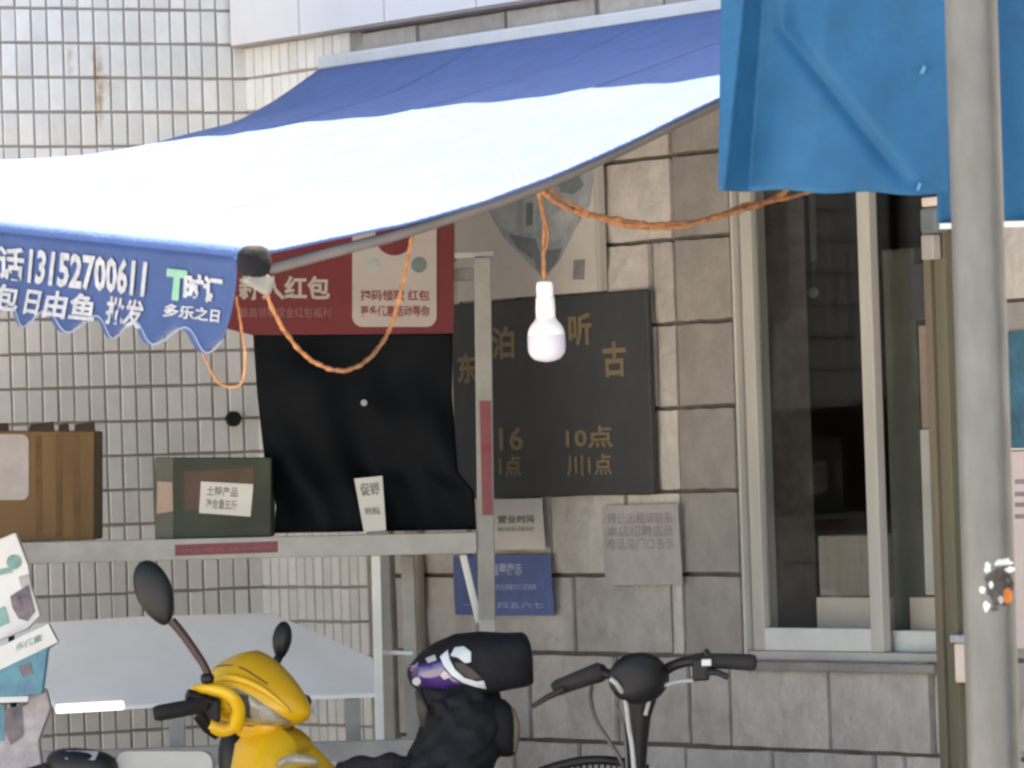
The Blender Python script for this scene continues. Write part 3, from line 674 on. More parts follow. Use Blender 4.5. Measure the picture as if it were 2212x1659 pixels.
tp2 = empty('tarpaulin', at(2150, 480, 13.0), 'blue tarpaulin with a white bottom rail behind the grey pole', 'tarpaulin')
b = MB(); b.grid(lambda u, v: at(lerp(2024, 2420, u), lerp(lerp(482, 470, u), -320, v), 13.0 + .012 * math.sin(u * 15 + v * 2)), 40, 20, V((0, .002, 0))); b.build('sheet', 'tarp', tp2, smooth='all')
MB().bar(at(2030, 489, 13.0), at(2420, 478, 13.0), .012, .012).build('bottom_rail', 'white_alu', tp2)
MB().tube([at(2020, -322, 13.0), at(2425, -340, 13.0)], .02, 12).build('hanging_bar', 'galv', tp2, smooth=True)
wall_arm(at(2050, -323, 13.0), tp2); wall_arm(at(2400, -339, 13.0), tp2)
YP = 11.8
pa, pb = at(2097, 0, YP), at(2148, 1659, YP)
ax0 = (pa - pb).normalized(); p_lo = pb - ax0 * (pb.z / ax0.z); p_hi = pa + ax0 * 0.9
gp = empty('metal_pole', p_lo, 'tall weathered grey metal pole with torn sticker remains', 'pole')
MB().tube([p_lo, lerp(p_lo, p_hi, .3), lerp(p_lo, p_hi, .6), p_hi], 0.0520, 40).build('pole_shaft', 'galv', gp, smooth=True)
MB().tube([p_lo, p_lo + ax0 * .012], .11, 24).build('base_plate', 'galv', gp)
def onpole(x, y):                             # a point on the near side of the pole
    c = at(table([0, 1659], [2097, 2148], y), y, YP); dx = (x - table([0, 1659], [2097, 2148], y)) / FPX * YP
    dx = max(-.0517, min(.0517, dx)); return c + V((dx, -math.sqrt(max(1e-6, .0521 ** 2 - dx * dx)), 0))
rs = random.Random(3)
def torn(cx, cy, rx, ry, n=16, j=.3):
    return [(cx + rx * math.cos(2 * math.pi * k / n) * (1 - j * rs.random()), cy + ry * math.sin(2 * math.pi * k / n) * (1 - j * rs.random())) for k in range(n)]
st = drape(torn(2154, 1262, 40, 58, 22, .45), onpole, 'sticker_dark', 'torn_sticker', gp, V((0, -.0012, 0)))
for (cx_, cy_, rx_, ry_, ma_) in ((2162, 1216, 34, 11, 'sticker_white'), (2128, 1226, 10, 16, 'sticker_white'), (2178, 1232, 16, 9, 'sticker_white'), (2126, 1308, 9, 15, 'sticker_white'),
                                  (2136, 1262, 7, 9, 'sticker_white'), (2118, 1272, 8, 12, 'sticker_white'), (2172, 1286, 17, 20, 'orange'), (2158, 1296, 9, 11, 'card'),
                                  (2150, 1252, 16, 7, 'lever_red'), (2180, 1262, 10, 10, 'lever_red'), (2146, 1314, 12, 7, 'sticker_dark')):
    drape(torn(cx_, cy_, rx_, ry_, 12, .55), onpole, ma_, 'paper_scrap', st, V((0, -.0022 - .0002 * rs.random(), 0)))

# ------------------------------------------------------------------ stall frame, goods on it
YS = 15.8; PPM = FPX / YS
sf = empty('stall_frame', at(540, 1185, YS + .3) * 1.0, 'light grey metal stall frame with shelf rail, post and maroon labels', 'stall')
sf.location.z = 0
def sbar(name, x0, y0, x1, y1, w, dy=0.0, ma='stall', bev=0.003, d=None):
    return MB().bar(at(x0, y0, YS + dy), at(x1, y1, YS + dy), w / PPM, d or w / PPM, up=V((0, 1, 0))).build(name, ma, sf, bevel=bev)
pz = at(1047, 1000, YS)
def vpost(name, x, y, y1, w, dy=0, ma='stall'):
    a = at(x, y, YS + dy); b = at(x, y1, YS + dy); b = V((a.x + 0.0, a.y, b.z))
    return MB().bar(a, b, w / PPM, w / PPM, up=V((0, 1, 0))).build(name, ma, sf, bevel=.003)
post = MB().bar(at(1042, 556, YS), at(1052, 1340, YS), 37 / PPM, 37 / PPM, up=V((0, 1, 0))).build('post', 'post_grey', sf, bevel=.003)
pe = at(1052, 1330, YS); MB().bar(pe, V((pe.x, pe.y, 0)), 36 / PPM, 36 / PPM, up=V((0, 1, 0))).build('post_foot', 'stall', sf, bevel=.003)
rail = sbar('shelf_rail', -420, 1205, 1030, 1172, 46)
for dy_ in (.16, .30): MB().bar(at(-420, 1182, YS) + V((0, dy_, -.018)), at(1030, 1151, YS) + V((0, dy_, -.018)), .03, .03).build('shelf_bar', 'stall', sf)
sbar('top_arm', 480, 612, 1024, 592, 26, .13)
sbar('post_cap', 982, 552, 1066, 549, 14, .0)
sbar('brace', 1000, 1198, 1036, 1345, 16, .03, 'white_alu')
wl = MB().bar(at(812, 1196, YS + .02), at(821, 1604, YS + .02), 20 / PPM, 20 / PPM, up=V((0, 1, 0))).build('leg', 'white_alu', sf, bevel=.002)
sbar('lower_rail', -420, 1662, 905, 1616, 42, .02)
sbar('side_rod', 826, 1409, 892, 1411, 10, .05, 'white_alu')
for x in (-380, 880):
    pe = at(x, 1640, YS + .05); MB().bar(pe, V((pe.x, pe.y, 0)), .035, .035, up=V((0, 1, 0))).build('leg', 'stall', sf, bevel=.003)
    pe = at(x, 1200, YS + .4); MB().bar(pe, V((pe.x, pe.y, 0)), .035, .035, up=V((0, 1, 0))).build('leg', 'stall', sf, bevel=.003)
lb = MB().prism([at(378, 1177, YS - .03), at(600, 1169, YS - .03), at(600, 1193, YS - .03), at(378, 1201, YS - .03)], V((0, .004, 0))).build('maroon_label', 'maroon', rail)
YL = YS - .0305
text('小心碰头 请勿攀爬', quad(at(392, 1194, YL), at(588, 1187, YL), at(588, 1178, YL), at(392, 1185, YL)), 'pale_red_text', rail, 'lettering', .0, .0005, V((0, -1, 0)))
MB().prism([at(1036, 866, YS - .0255), at(1060, 866, YS - .0255), at(1064, 1113, YS - .0255), at(1042, 1113, YS - .0255)], V((0, .004, 0))).build('maroon_label', 'maroon', post)
MB().prism([at(1039, 960, YS - .0262), at(1061, 960, YS - .0262), at(1061, 978, YS - .0262), at(1039, 978, YS - .0262)], V((0, .003, 0))).build('label_band', 'red_text', post)

YR = YS + .06
rd = empty('banner', at(730, 722, YR), 'dark red banner with white characters above the black sheet', 'banner')
MB().prism([at(x, y, YR) for x, y in ((474, 706), (468, 440), (982, 420), (980, 720), (545, 724))], V((0, .006, 0))).build('banner_sheet', 'red', rd)
YR1 = YR - .0015
def fq(x0, y0, x1, y1, Y): return quad(at(x0, y1, Y), at(x1, y1, Y), at(x1, y0, Y), at(x0, y0, Y))
text('新人红包', fq(516, 596, 713, 648, YR1), 'card', rd, 'lettering', .03, .001, V((0, -1, 0)))
text('最高领取现金红包福利', fq(518, 664, 714, 686, YR1), 'pale_red_text', rd, 'lettering', .0, .001, V((0, -1, 0)))
def rrect(x0, y0, x1, y1, r, n=5):
    out = []
    for cx_, cy_, a0 in ((x1 - r, y1 - r, 0), (x0 + r, y1 - r, 90), (x0 + r, y0 + r, 180), (x1 - r, y0 + r, 270)):
        for k in range(n + 1):
            a = math.radians(a0 + 90 * k / n); out.append((cx_ + r * math.cos(a), cy_ + r * math.sin(a)))
    return out
cd = MB().prism([at(x, y, YR - .004) for x, y in rrect(761, 440, 943, 706, 22)], V((0, .004, 0))).build('white_card', 'card', rd)
def disc(x, y, r, n=22, ry=None): return [(x + r * math.cos(2 * math.pi * k / n), y + (ry or r) * math.sin(2 * math.pi * k / n)) for k in range(n)]
for (x, y, r, ma, nm) in ((852, 510, 42, 'red', 'red_disc'), (806, 572, 15, 'teal_ink', 'grey_disc'), (905, 572, 17, 'dark_ink', 'green_disc')):
    MB().prism([at(px, py, YR - .0055) for px, py in disc(x, y, r)], V((0, .002, 0))).build(nm, ma, cd)
text('扫码领取 红包', fq(778, 626, 928, 650, YR - .0045), 'red_text', cd, 'lettering', .02, .001, V((0, -1, 0)))
text('更多优惠活动等你', fq(778, 660, 928, 684, YR - .0045), 'red_text', cd, 'lettering', .02, .001, V((0, -1, 0)))

YB = YS + .075
def blk(u, v):                                # v 0 top
    y = lerp(718, 1152 - 8 * u, v)
    xl = table([718, 860, 1000, 1090, 1160], [546, 556, 572, 596, 592], y); xr = table([718, 850, 1020, 1060, 1150], [978, 976, 990, 1024, 1030], y)
    w1 = 0.022 * math.sin(u * 9 + v * 3.0 + 1.5 * math.sin(v * 4)) * (0.35 + v) + 0.012 * math.sin(u * 23 - v * 7) * v + 0.008 * math.sin(u * 5 - v * 11)
    return at(lerp(xl, xr, u), y, YB + w1)
bs = empty('plastic_sheet', at(780, 1150, YB), 'black plastic sheet hanging below the red banner behind the shelf rail', 'sheet')
b = MB(); b.grid(blk, 60, 44, V((0, .003, 0))); b.build('sheet', 'black_sheet', bs, smooth='all')
MB().prism([at(px, py, YB - .05) for px, py in disc(786, 870, 7, 10)], V((0, .03, 0))).build('pin', 'grey_paper', bs)
tg = empty('paper_tag', at(800, 1148, YS - .005), 'pale printed tag leaning against the black sheet', 'tag')
tgq = [at(765, 1034, YS + .028), at(826, 1028, YS + .028), at(834, 1146, YS - .003), at(786, 1149, YS - .003)]
MB().prism([tgq[0], tgq[1], tgq[2], tgq[3]], V((0, .003, 0))).build('card', 'paper', tg)
tq = quad(tgq[3], tgq[2], tgq[1], tgq[0])
text('促销', sub(tq, .15, .66, .85, .9), 'grey_ink', tg, 'printed_line', .02, .0015, V((0, -1, 0)))
text('特价商品', sub(tq, .2, .3, .8, .45), 'grey_ink', tg, 'printed_line', .02, .0015, V((0, -1, 0)))

def carton(name, label, x0, y0, x1, y1, Y, dep, ma):
    e = empty(name, at((x0 + x1) / 2, y1, Y + dep / 2), label, 'carton')
    b = MB(); b.prism([at(x0, y1, Y), at(x1, y1 - .03 * (x1 - x0), Y), at(x1, y0, Y), at(x0, y0, Y)], V((0, dep, 0)))
    b.build('carton_body', ma, e, bevel=.004); return e
cb = carton('carton', 'brown corrugated carton with a white label on the stall shelf', -190, 930, 204, 1178, YS - .005, .32, 'carton')
MB().prism([at(x, y, YS - .008) for x, y in rrect(-110, 938, 62, 1080, 16)], V((0, .0025, 0))).build('label_sheet', 'grey_paper', cb)
for k, (x0, x1) in enumerate(((-100, 20), (62, 118), (126, 150), (160, 206))):
    MB().prism([at(x0, 934, YS - .006), at(x1, 932, YS - .006), at(x1 - 2, 914 - 4 * (k % 2), YS + .02), at(x0 + 3, 917, YS + .02)], V((0, .003, 0))).build('torn_flap', 'brown_print', cb)
for k, x in enumerate((76, 120, 158)):
    MB().prism([at(x, 1088 if x < 70 else 940, YS - .0062), at(x + 13, 1088 if x < 70 else 940, YS - .0062), at(x + 14, 1160, YS - .0062), at(x + 1, 1160, YS - .0062)], V((0, .0012, 0))).build('flute', 'carton_dark', cb)
cg = carton('carton', 'dark green carton with a brown panel and white label on the shelf', 335, 988, 586, 1167, YS - .002, .26, 'green_carton')
MB().prism([at(336, 1166, YS - .0035), at(374, 1164, YS - .0035), at(374, 989, YS - .0035), at(336, 990, YS - .0035)], V((0, .0014, 0))).build('side_stripe', 'grey_green', cg)
MB().prism([at(338, 1110, YS - .0045), at(374, 1104, YS - .0045), at(372, 1042, YS - .0045), at(340, 1040, YS - .0045)], V((0, .0010, 0))).build('beige_tape', 'pinkcard', cg)
MB().prism([at(398, 1102, YS - .0035), at(548, 1100, YS - .0035), at(548, 1010, YS - .0035), at(398, 1018, YS - .0035)], V((0, .0014, 0))).build('brown_panel', 'brown_print', cg)
lq = [at(430, 1108, YS - .0050), at(541, 1116, YS - .0050), at(547, 1046, YS - .0050), at(434, 1040, YS - .0050)]
MB().prism(lq, V((0, .0014, 0))).build('white_label', 'paper', cg)
q_ = quad(*lq)
for k in range(2): text(('土特产品', '净含量五斤')[k], sub(q_, .12, .56 - .4 * k, .72, .88 - .4 * k), 'grey_ink', cg, 'printed_line', .02, .0006, V((0, -1, 0)))
# white sloping board below the shelf
def plane3(a, b_, c): n = (b_ - a).cross(c - a).normalized(); return a, n
A = at(588, 1322, 16.27); B_ = at(400, 1512, 15.98); Cc = at(60, 1346, 16.22)
pa0, pn = plane3(A, B_, Cc)
def onboard(x, y):
    r = ray(x, y); return EYE + r * ((pa0 - EYE).dot(pn) / r.dot(pn))
wbd = empty('sloping_board', onboard(400, 1500), 'white board sloping under the stall shelf with a glowing white strip on its edge', 'board')
out = [(-260, 1372), (60, 1346), (300, 1330), (588, 1322), (700, 1372), (806, 1420), (818, 1498), (560, 1506), (350, 1520), (120, 1534), (98, 1484), (-260, 1520)]
P = [onboard(x, y) for x, y in out]
MB().prism(P, V((0, 0, -.012))).build('board_sheet', 'foam', wbd, bevel=.004)
b = MB(); b.bar(onboard(122, 1527) + V((0, -.01, -.005)), onboard(268, 1519) + V((0, -.01, -.005)), .012, .024); b.build('lit_strip', 'led', wbd, bevel=.004, seg=2)  # added glowing strip imitating a bright patch of sun, not a lamp
for (x, y) in ((-180, 1480), (380, 1490), (760, 1470)):
    p = onboard(x, y); MB().bar(p - V((0, 0, .035)), V((p.x, p.y, 0)), .04, .04, up=V((0, 1, 0))).build('support', 'stall', wbd)

# ------------------------------------------------------------------ orange cord and bulb
YC = 14.0
cdn = empty('festoon_cord', aws(TB - .3, 1.5), 'orange cord looped below the awning edge and across to the window', 'cord')
def cordpath(pts): return spline([at(x, y, Y) for x, y, Y in pts], 10)
def cord(pts, r=.0058):
    r *= .78
    p = cordpath(pts); b = MB()
    rr = [r * (1 + .25 * math.sin(i * 1.9)) for i in range(len(p))]
    b.tube(p, rr, 8); b.build('cord_run', 'cord', cdn, smooth=True)
    tw = MB(); q2 = []
    for i in range(len(p)):
        a = i * 1.3; q2.append(p[i] + V((math.cos(a) * r * .9, -r * .4, math.sin(a) * r * .9)))
    tw.tube(q2, r * .55, 6); tw.build('twisted_strand', 'cord', cdn, smooth=True)
cord([(574, 556, 13.1), (566, 600, 13.1), (600, 690, 13.2), (660, 768, 13.4), (730, 800, 13.5), (790, 780, 13.6), (840, 715, 13.7), (868, 620, 13.7), (884, 540, 13.7), (893, 490, 13.7)])
cord([(893, 490, 13.7), (960, 462, 13.8), (1060, 428, 13.9), (1160, 388, 14.0)], .004)
cord([(1160, 386, 14.0), (1180, 420, 14.0), (1240, 455, 14.1), (1330, 474, 14.2), (1450, 490, 14.3), (1540, 470, 14.4), (1620, 448, 14.5), (1680, 424, 14.6), (1730, 380, 14.6)], .0085)
cord([(1164, 392, 14.0), (1200, 436, 14.05), (1270, 462, 14.15), (1360, 486, 14.22), (1450, 482, 14.3), (1530, 476, 14.4), (1610, 442, 14.5), (1690, 430, 14.6), (1780, 405, 14.7)], .006)
cord([(1170, 396, 14.0), (1220, 430, 14.06), (1320, 482, 14.2), (1440, 494, 14.3), (1560, 470, 14.45)], .0045)
cord([(1160, 388, 14.0), (1166, 430, 14.0), (1176, 480, 14.0), (1174, 540, 14.0), (1176, 612, 14.0)], .0058)
cord([(1176, 470, 13.99), (1183, 500, 13.99), (1181, 530, 13.99), (1172, 545, 13.99)], .003)
cord([(510, 640, 13.1), (520, 700, 13.15), (530, 770, 13.2), (522, 826, 13.25), (495, 836, 13.3), (468, 822, 13.3), (446, 780, 13.3), (428, 740, 13.35)], .0034)
kn = MB(); kp = at(1163, 392, 13.98); kn.ell(kp, V((.016, 0, 0)), V((0, .014, 0)), V((0, 0, .022)), 12, 8, warp=lambda a, b, c: [a * (1 + .3 * math.sin(c * 6)), b, c]); kn.build('knot', 'cord', cdn, smooth='all')
lbm = empty('light_bulb', at(1180, 780, 14.0), 'white plastic light bulb hanging in front of the slate plaque', 'light bulb')
def lathe(cx_, prof, Y, n=28):
    rings = []
    for (y, r) in prof:
        c = at(cx_ + (y - 600) * .033, y, Y); R = r / FPX * Y
        rings.append([c + V((R * math.cos(2 * math.pi * k / n), R * math.sin(2 * math.pi * k / n), 0)) for k in range(n)])
    return MB().loft(rings)
lathe(1176, [(606, 8), (610, 17), (622, 19), (640, 18), (642, 20), (664, 21), (690, 21)], 14.0).build('socket', 'bulb_base', lbm, smooth=True)
lathe(1176, [(686, 21), (694, 26), (702, 33), (712, 38), (722, 40), (726, 40)], 14.0).build('bulb_housing', 'bulb_base', lbm, smooth=True)
lathe(1176, [(724, 40), (728, 41), (750, 41), (760, 40), (768, 36), (776, 28), (780, 16), (782, 4)], 14.0).build('diffuser', 'bulb', lbm, smooth=True)

# ------------------------------------------------------------------ printed goods at the stall's left end
YG = 15.35
def pack(name, label, pts, dep, ma, Y=YG, cat='package'):
    e = empty(name, at(sum(p[0] for p in pts) / len(pts), max(p[1] for p in pts), Y + dep / 2), label, cat)
    MB().prism([at(x, y, Y) for x, y in pts], V((0, dep, 0))).build('package_body', ma, e, bevel=.004); return e
def deco(e, ma, pts, Y, name='print_patch'): return MB().prism([at(x, y, Y) for x, y in pts], V((0, .002, 0))).build(name, ma, e)
g1 = pack('toy_package', 'white glossy package with a mint round logo, uppermost at the stall end', [(-90, 1200), (34, 1150), (62, 1222), (66, 1262), (88, 1330), (60, 1360), (-90, 1420)], .05, 'leaflet')
deco(g1, 'mint_print', disc(30, 1214, 16), YG - .003, 'round_logo'); deco(g1, 'mint_print', [(-80, 1250), (20, 1225), (28, 1236), (-80, 1262)], YG - .0032)
deco(g1, 'photo', [(22, 1288), (62, 1262), (76, 1320), (60, 1342), (40, 1336), (26, 1312)], YG - .003, 'photo_print'); deco(g1, 'lilac', [(40, 1246), (62, 1240), (66, 1262), (46, 1270)], YG - .0034)
deco(g1, 'mint_print', [(-80, 1340), (10, 1310), (20, 1345), (-80, 1392)], YG - .0036)
g2 = pack('toy_package', 'teal picture package with a white title band and green print', [(-90, 1440), (104, 1346), (126, 1388), (104, 1402), (92, 1500), (10, 1510), (-90, 1520)], .05, 'teal_print', YG - .08)
deco(g2, 'leaflet', [(-90, 1440), (104, 1347), (125, 1387), (2, 1446), (-90, 1482)], YG - .083, 'title_band')
text('乐优童', quad(at(34, 1408, YG - .0845), at(90, 1384, YG - .0845), at(90, 1368, YG - .0845), at(34, 1392, YG - .0845)), 'mint_print', g2, 'lettering', .02, .001, V((0, -1, 0)))
deco(g2, 'photo', [(40, 1440), (66, 1432), (70, 1456), (48, 1462)], YG - .083, 'photo_print'); deco(g2, 'leaflet', [(-60, 1508), (60, 1504), (60, 1516), (-60, 1520)], YG - .0834)
g3 = pack('wrapped_bundle', 'crumpled pale lilac wrapper with dark print below the teal package', [(-90, 1560), (60, 1520), (76, 1478), (100, 1490), (110, 1530), (84, 1600), (96, 1700), (-90, 1720)], .06, 'lilac', YG - .04)
deco(g3, 'photo', [(12, 1530), (48, 1524), (50, 1590), (24, 1610), (10, 1580)], YG - .043, 'photo_print'); deco(g3, 'teal_print', [(-60, 1528), (10, 1524), (8, 1600), (-60, 1610)], YG - .0432)
rk = empty('display_rack', V((at(-60, 1700, YG).x, YG + .1, 0)), 'narrow wire rack holding the printed packages at the stall end', 'rack')
for x in (-70, 20):
    a = at(x, 1230, YG + .065); MB().tube([V((a.x, a.y, 0)), V((a.x, a.y, at(x, 1230, YG).z))], .008, 8).build('upright', 'black_plastic', rk)
for y in (1300, 1450, 1640):
    MB().tube([at(-90, y, YG + .062), at(40, y, YG + .062)], .006, 8).build('cross_wire', 'black_plastic', rk)

# ------------------------------------------------------------------ two-wheelers
def wheel(cen, axis, R, tw, parent):
    axis = V(axis).normalized(); u = axis.cross(V((0, 0, 1))).normalized(); up = V((0, 0, 1))
    n = 32; b = MB(); rings = []
    for k in range(n + 1):
        a = 2 * math.pi * k / n; d = u * math.cos(a) + up * math.sin(a)
        rings.append([cen + d * (R - tw + tw * math.cos(q)) + axis * (tw * math.sin(q)) for q in [2 * math.pi * i / 10 for i in range(10)]])
    b.loft(rings, False); w_ = b.build('wheel', 'rubber', parent, smooth='all')
    h = MB(); h.tube([cen - axis * .04, cen + axis * .04], .03, 12)
    for k in range(6):
        a = math.pi * k / 3; d = u * math.cos(a) + up * math.sin(a); h.bar(cen, cen + d * (R - 2 * tw + .01), .012, .012, up=axis)
    h.build('rim', 'steel', w_)

# yellow scooter, nose to the right
YY = 14.6
cc = at(548, 1502, YY)
F = V((0.88, -0.47, 0)).normalized(); Ls = V((0.47, 0.88, 0)).normalized(); Z = V((0, 0, 1))
sc = empty('scooter', V((cc.x, cc.y, 0)), 'yellow electric scooter with black mirrors in front of the stall', 'scooter')
def S(a, b, z): return V((cc.x, cc.y, 0)) + F * a + Ls * b + Z * z
AX, BX, ZX, ZC = 0.150, 0.128, 0.098, cc.z
def cowlwarp(a, b, c):
    # wedge: the crown falls straight to a low pointed nose, flat underside
    p = max(0, a)
    b2 = b * (1 - .38 * p ** 1.3) * (1 - .10 * max(0, -a))
    c2 = c * (1 - .22 * p) - .52 * p ** 1.35 + (.12 * max(0, c) * (1 - abs(a)))
    return [a, b2, c2 * (1 if c2 > 0 else 0.85)]
EC = 1.9
b = MB(); b.ell(S(0.005, 0, ZC), F * AX, Ls * BX, Z * ZX, 40, 24, warp=cowlwarp, e=EC); cw = b.build('head_cowl', 'yellow', sc, smooth='all')
def cside(a, z):                              # near side of the cowl at (a, z) in metres
    an = max(-.98, min(.98, (a - 0.005) / AX)); lo, hi = -1.0, 1.0
    for _ in range(30):
        mid = (lo + hi) / 2
        if cowlwarp(an, 0, mid)[2] * ZX < z: lo = mid
        else: hi = mid
    r = max(.0, 1 - abs(an) ** EC - abs(lo) ** EC) ** (1 / EC)
    return S(0.005 + an * AX, BX * cowlwarp(an, -r, lo)[1], ZC + cowlwarp(an, 0, lo)[2] * ZX)
lz = V((F * .3 - Ls)).normalized() * .004
ln = drape([(-.012, .020), (.025, .022), (.06, .002), (.10, -.034), (.125, -.066), (.095, -.076), (.02, -.062), (.005, -.03)], cside, 'lens', 'headlight', sc, lz, cuts=3, smooth='all')
drape([(.025, .010), (.05, .006), (.055, -.02), (.045, -.052), (.025, -.045)], cside, 'umber', 'lamp_bowl', ln, lz * 1.5, cuts=2)
drape([(.075, -.018), (.095, -.034), (.10, -.056), (.066, -.056)], cside, 'card', 'lamp_reflector', ln, lz * 1.5, cuts=2)
cr = MB(); cr.tube(spline([cside(-.06, .040) + lz, cside(.01, .048) + lz, cside(.075, .018) + lz, cside(.132, -.04) + lz], 6), [.004, .007, .008, .009, .009, .010, .010, .010, .010, .010, .010, .010, .010, .009, .008, .007, .006, .005, .004], 8); cr.build('crease_trim', 'yellow', cw, smooth='all')
for pts_ in ([(-.13, -.02), (-.05, -.058), (.03, -.072), (.11, -.085)], [(-.12, .05), (-.05, .075), (.02, .07), (.08, .03)]):
    sm = MB(); sm.tube(spline([cside(*q_) for q_ in pts_], 6), .0022, 6); sm.build('panel_seam', 'umber', cw, smooth='all')
# hand guard curling round the grip
hgp = spline([at(508, 1572, 14.5), at(515, 1530, 14.47), at(494, 1500, 14.45), at(455, 1487, 14.46), at(420, 1490, 14.5)], 7)
hg = MB(); hg.tube(hgp, [lerp(.019, .012, i / (len(hgp) - 1)) for i in range(len(hgp))], 12); hg.build('hand_guard', 'yellow', sc, smooth='all')
hg2 = MB(); hg2.tube(spline([at(512, 1568, 14.5), at(480, 1578, 14.49), at(450, 1566, 14.48)], 6), [.016] * 13, 10); hg2.build('hand_guard', 'yellow', sc, smooth='all')
gp_ = MB(); gp_.tube([at(332, 1542, 14.40), at(345, 1540, 14.40), at(400, 1530, 14.44), at(440, 1524, 14.47)], [.016, .020, .020, .018], 14); gp_.build('grip', 'rubber', sc, smooth=True)
sg = MB(); sg.box(at(455, 1535, 14.5), RT * .024, V((0, .02, 0)), UP * .030); sg.build('switch_block', 'black_plastic', sc, bevel=.008)
sg = MB(); sg.tube([at(404, 1500, 14.47), at(430, 1508, 14.48), at(470, 1522, 14.5)], [.014, .015, .016], 10); sg.build('brake_lever', 'black_plastic', sc, smooth=True)
sg = MB(); sg.tube([at(430, 1545, 14.47), at(448, 1572, 14.48), at(468, 1590, 14.5)], [.016, .014, .010], 10); sg.build('cable_boot', 'black_plastic', sc, smooth=True)
hb_ = MB(); hb_.tube([at(440, 1524, 14.47), S(-.05, 0, ZC - .02), S(-.03, .28, ZC - .03)], .011, 10); hb_.build('handlebar', 'black_plastic', sc, smooth=True)
hb_ = MB(); hb_.tube([S(-.03, .20, ZC - .03), S(-.03, .30, ZC - .03)], .018, 12); hb_.build('grip', 'rubber', sc, smooth=True)
MB().ell(at(826 - 144, 1536, 14.6), V((.008, 0, 0)), V((0, .01, 0)), V((0, 0, .011)), 10, 8).build('lever_tip', 'paper', sc, smooth='all')
def mirror(cx_, cy_, hw, hh, tilt, stem, Y, parent, taper=.25):
    r_ = RT * math.cos(tilt) + UP * math.sin(tilt); u_ = UP * math.cos(tilt) - RT * math.sin(tilt)
    k = Y / FPX; b = MB()
    b.ell(at(cx_, cy_, Y), r_ * (hw * k), V((0, .022, 0)), u_ * (hh * k), 28, 18, warp=lambda a, q, c: [a * (1 - taper * -c * (1 if c < 0 else .25)) + 0.05 * c, q, c])
    mo = b.build('mirror', 'mirror_back', parent, smooth='all')
    p = spline([at(x, y, Y) for x, y in stem], 8)
    st_ = MB(); st_.tube(p, [lerp(.011, .009, i / (len(p) - 1)) for i in range(len(p))], 10); st_.build('stem', 'lever_red' if hw > 30 else 'mirror_back', mo, smooth=True)
mirror(334, 1281, 40, 74, .40, [(370, 1340), (395, 1370), (430, 1420), (446, 1448), (452, 1470)], 14.45, sc)
mirror(609, 1384, 21, 42, -.10, [(602, 1420), (594, 1436), (590, 1450), (592, 1466)], 14.72, sc)
for (x, y, Y) in ((448, 1466, 14.45), (592, 1452, 14.70)):
    MB().ell(at(x, y, Y), V((.017, 0, 0)), V((0, .017, 0)), V((0, 0, .014)), 14, 8, e=2.6).build('mirror_boot', 'mirror_back', sc, smooth='all')
nk = MB(); nk.loft([[S(a + .09 * math.cos(q) * w1, .07 * math.sin(q) * w1, z) for q in [2 * math.pi * i / 20 for i in range(20)]] for a, w1, z in ((.01, .95, ZC - .05), (.02, .80, ZC - .088), (.02, .52, ZC - .11), (.03, .45, ZC - .16), (.035, .5, ZC - .24))]); nk.build('steering_neck', 'yellow', sc, smooth='all')
ls = MB(); rings = []
for (z, a, ha, hb2) in ((ZC - .112, .135, .03, .04), (ZC - .128, .125, .09, .07), (ZC - .165, .13, .13, .10), (ZC - .22, .14, .16, .14), (ZC - .35, .14, .16, .18), (ZC - .55, .10, .10, .19), (.36, .05, .08, .17), (.30, .03, .05, .14)):
    rings.append([S(a + ha * math.cos(q) - .05 * math.cos(q) ** 2, hb2 * math.sin(q), z - .05 * math.cos(q) * (1 if z > ZC - .2 else 0)) for q in [2 * math.pi * i / 28 for i in range(28)]])
ls.loft(rings); lsh = ls.build('leg_shield', 'yellow', sc, smooth='all')
def shs(a, b): return S(a, b, ZC - .135)
pn_ = MB(); pn_.tube(spline([at(598, 1652, 14.36), at(640, 1640, 14.34), at(690, 1648, 14.34)], 6), [.006, .010, .012, .014, .014, .014, .014, .014, .014, .013, .012, .009, .005], 8); pn_.build('front_lamp', 'lens', lsh, smooth='all')  # pale strip imitating a highlight on the yellow shield, no lamp here
fl = MB(); fl.box(S(-.28, 0, .33), F * .24, Ls * .13, Z * .03); fl.build('floorboard', 'black_plastic', sc, bevel=.02)
rb = MB(); rb.ell(S(-.72, 0, .52), F * .34, Ls * .15, Z * .20, 24, 14, e=2.6); rb.build('rear_body', 'yellow', sc, smooth='all')
rb = MB(); rb.ell(S(-.68, 0, .72), F * .33, Ls * .14, Z * .06, 24, 12, e=2.6); rb.build('seat', 'black_cloth', sc, smooth='all')
dk = MB(); dk.ell(at(515, 1640, 14.72), V((.05, 0, 0)), V((0, .05, 0)), V((0, 0, .085)), 18, 12, e=2.4); dk.build('inner_apron', 'mirror_back', sc, smooth='all')
wheel(S(.22, 0, .21), Ls, .21, .045, sc); wheel(S(-.86, 0, .21), Ls, .21, .045, sc)
fk = MB(); fk.bar(S(.22, .06, .21), S(.06, .05, .62), .03); fk.bar(S(.22, -.06, .21), S(.06, -.05, .62), .03); fk.build('fork', 'black_plastic', sc)

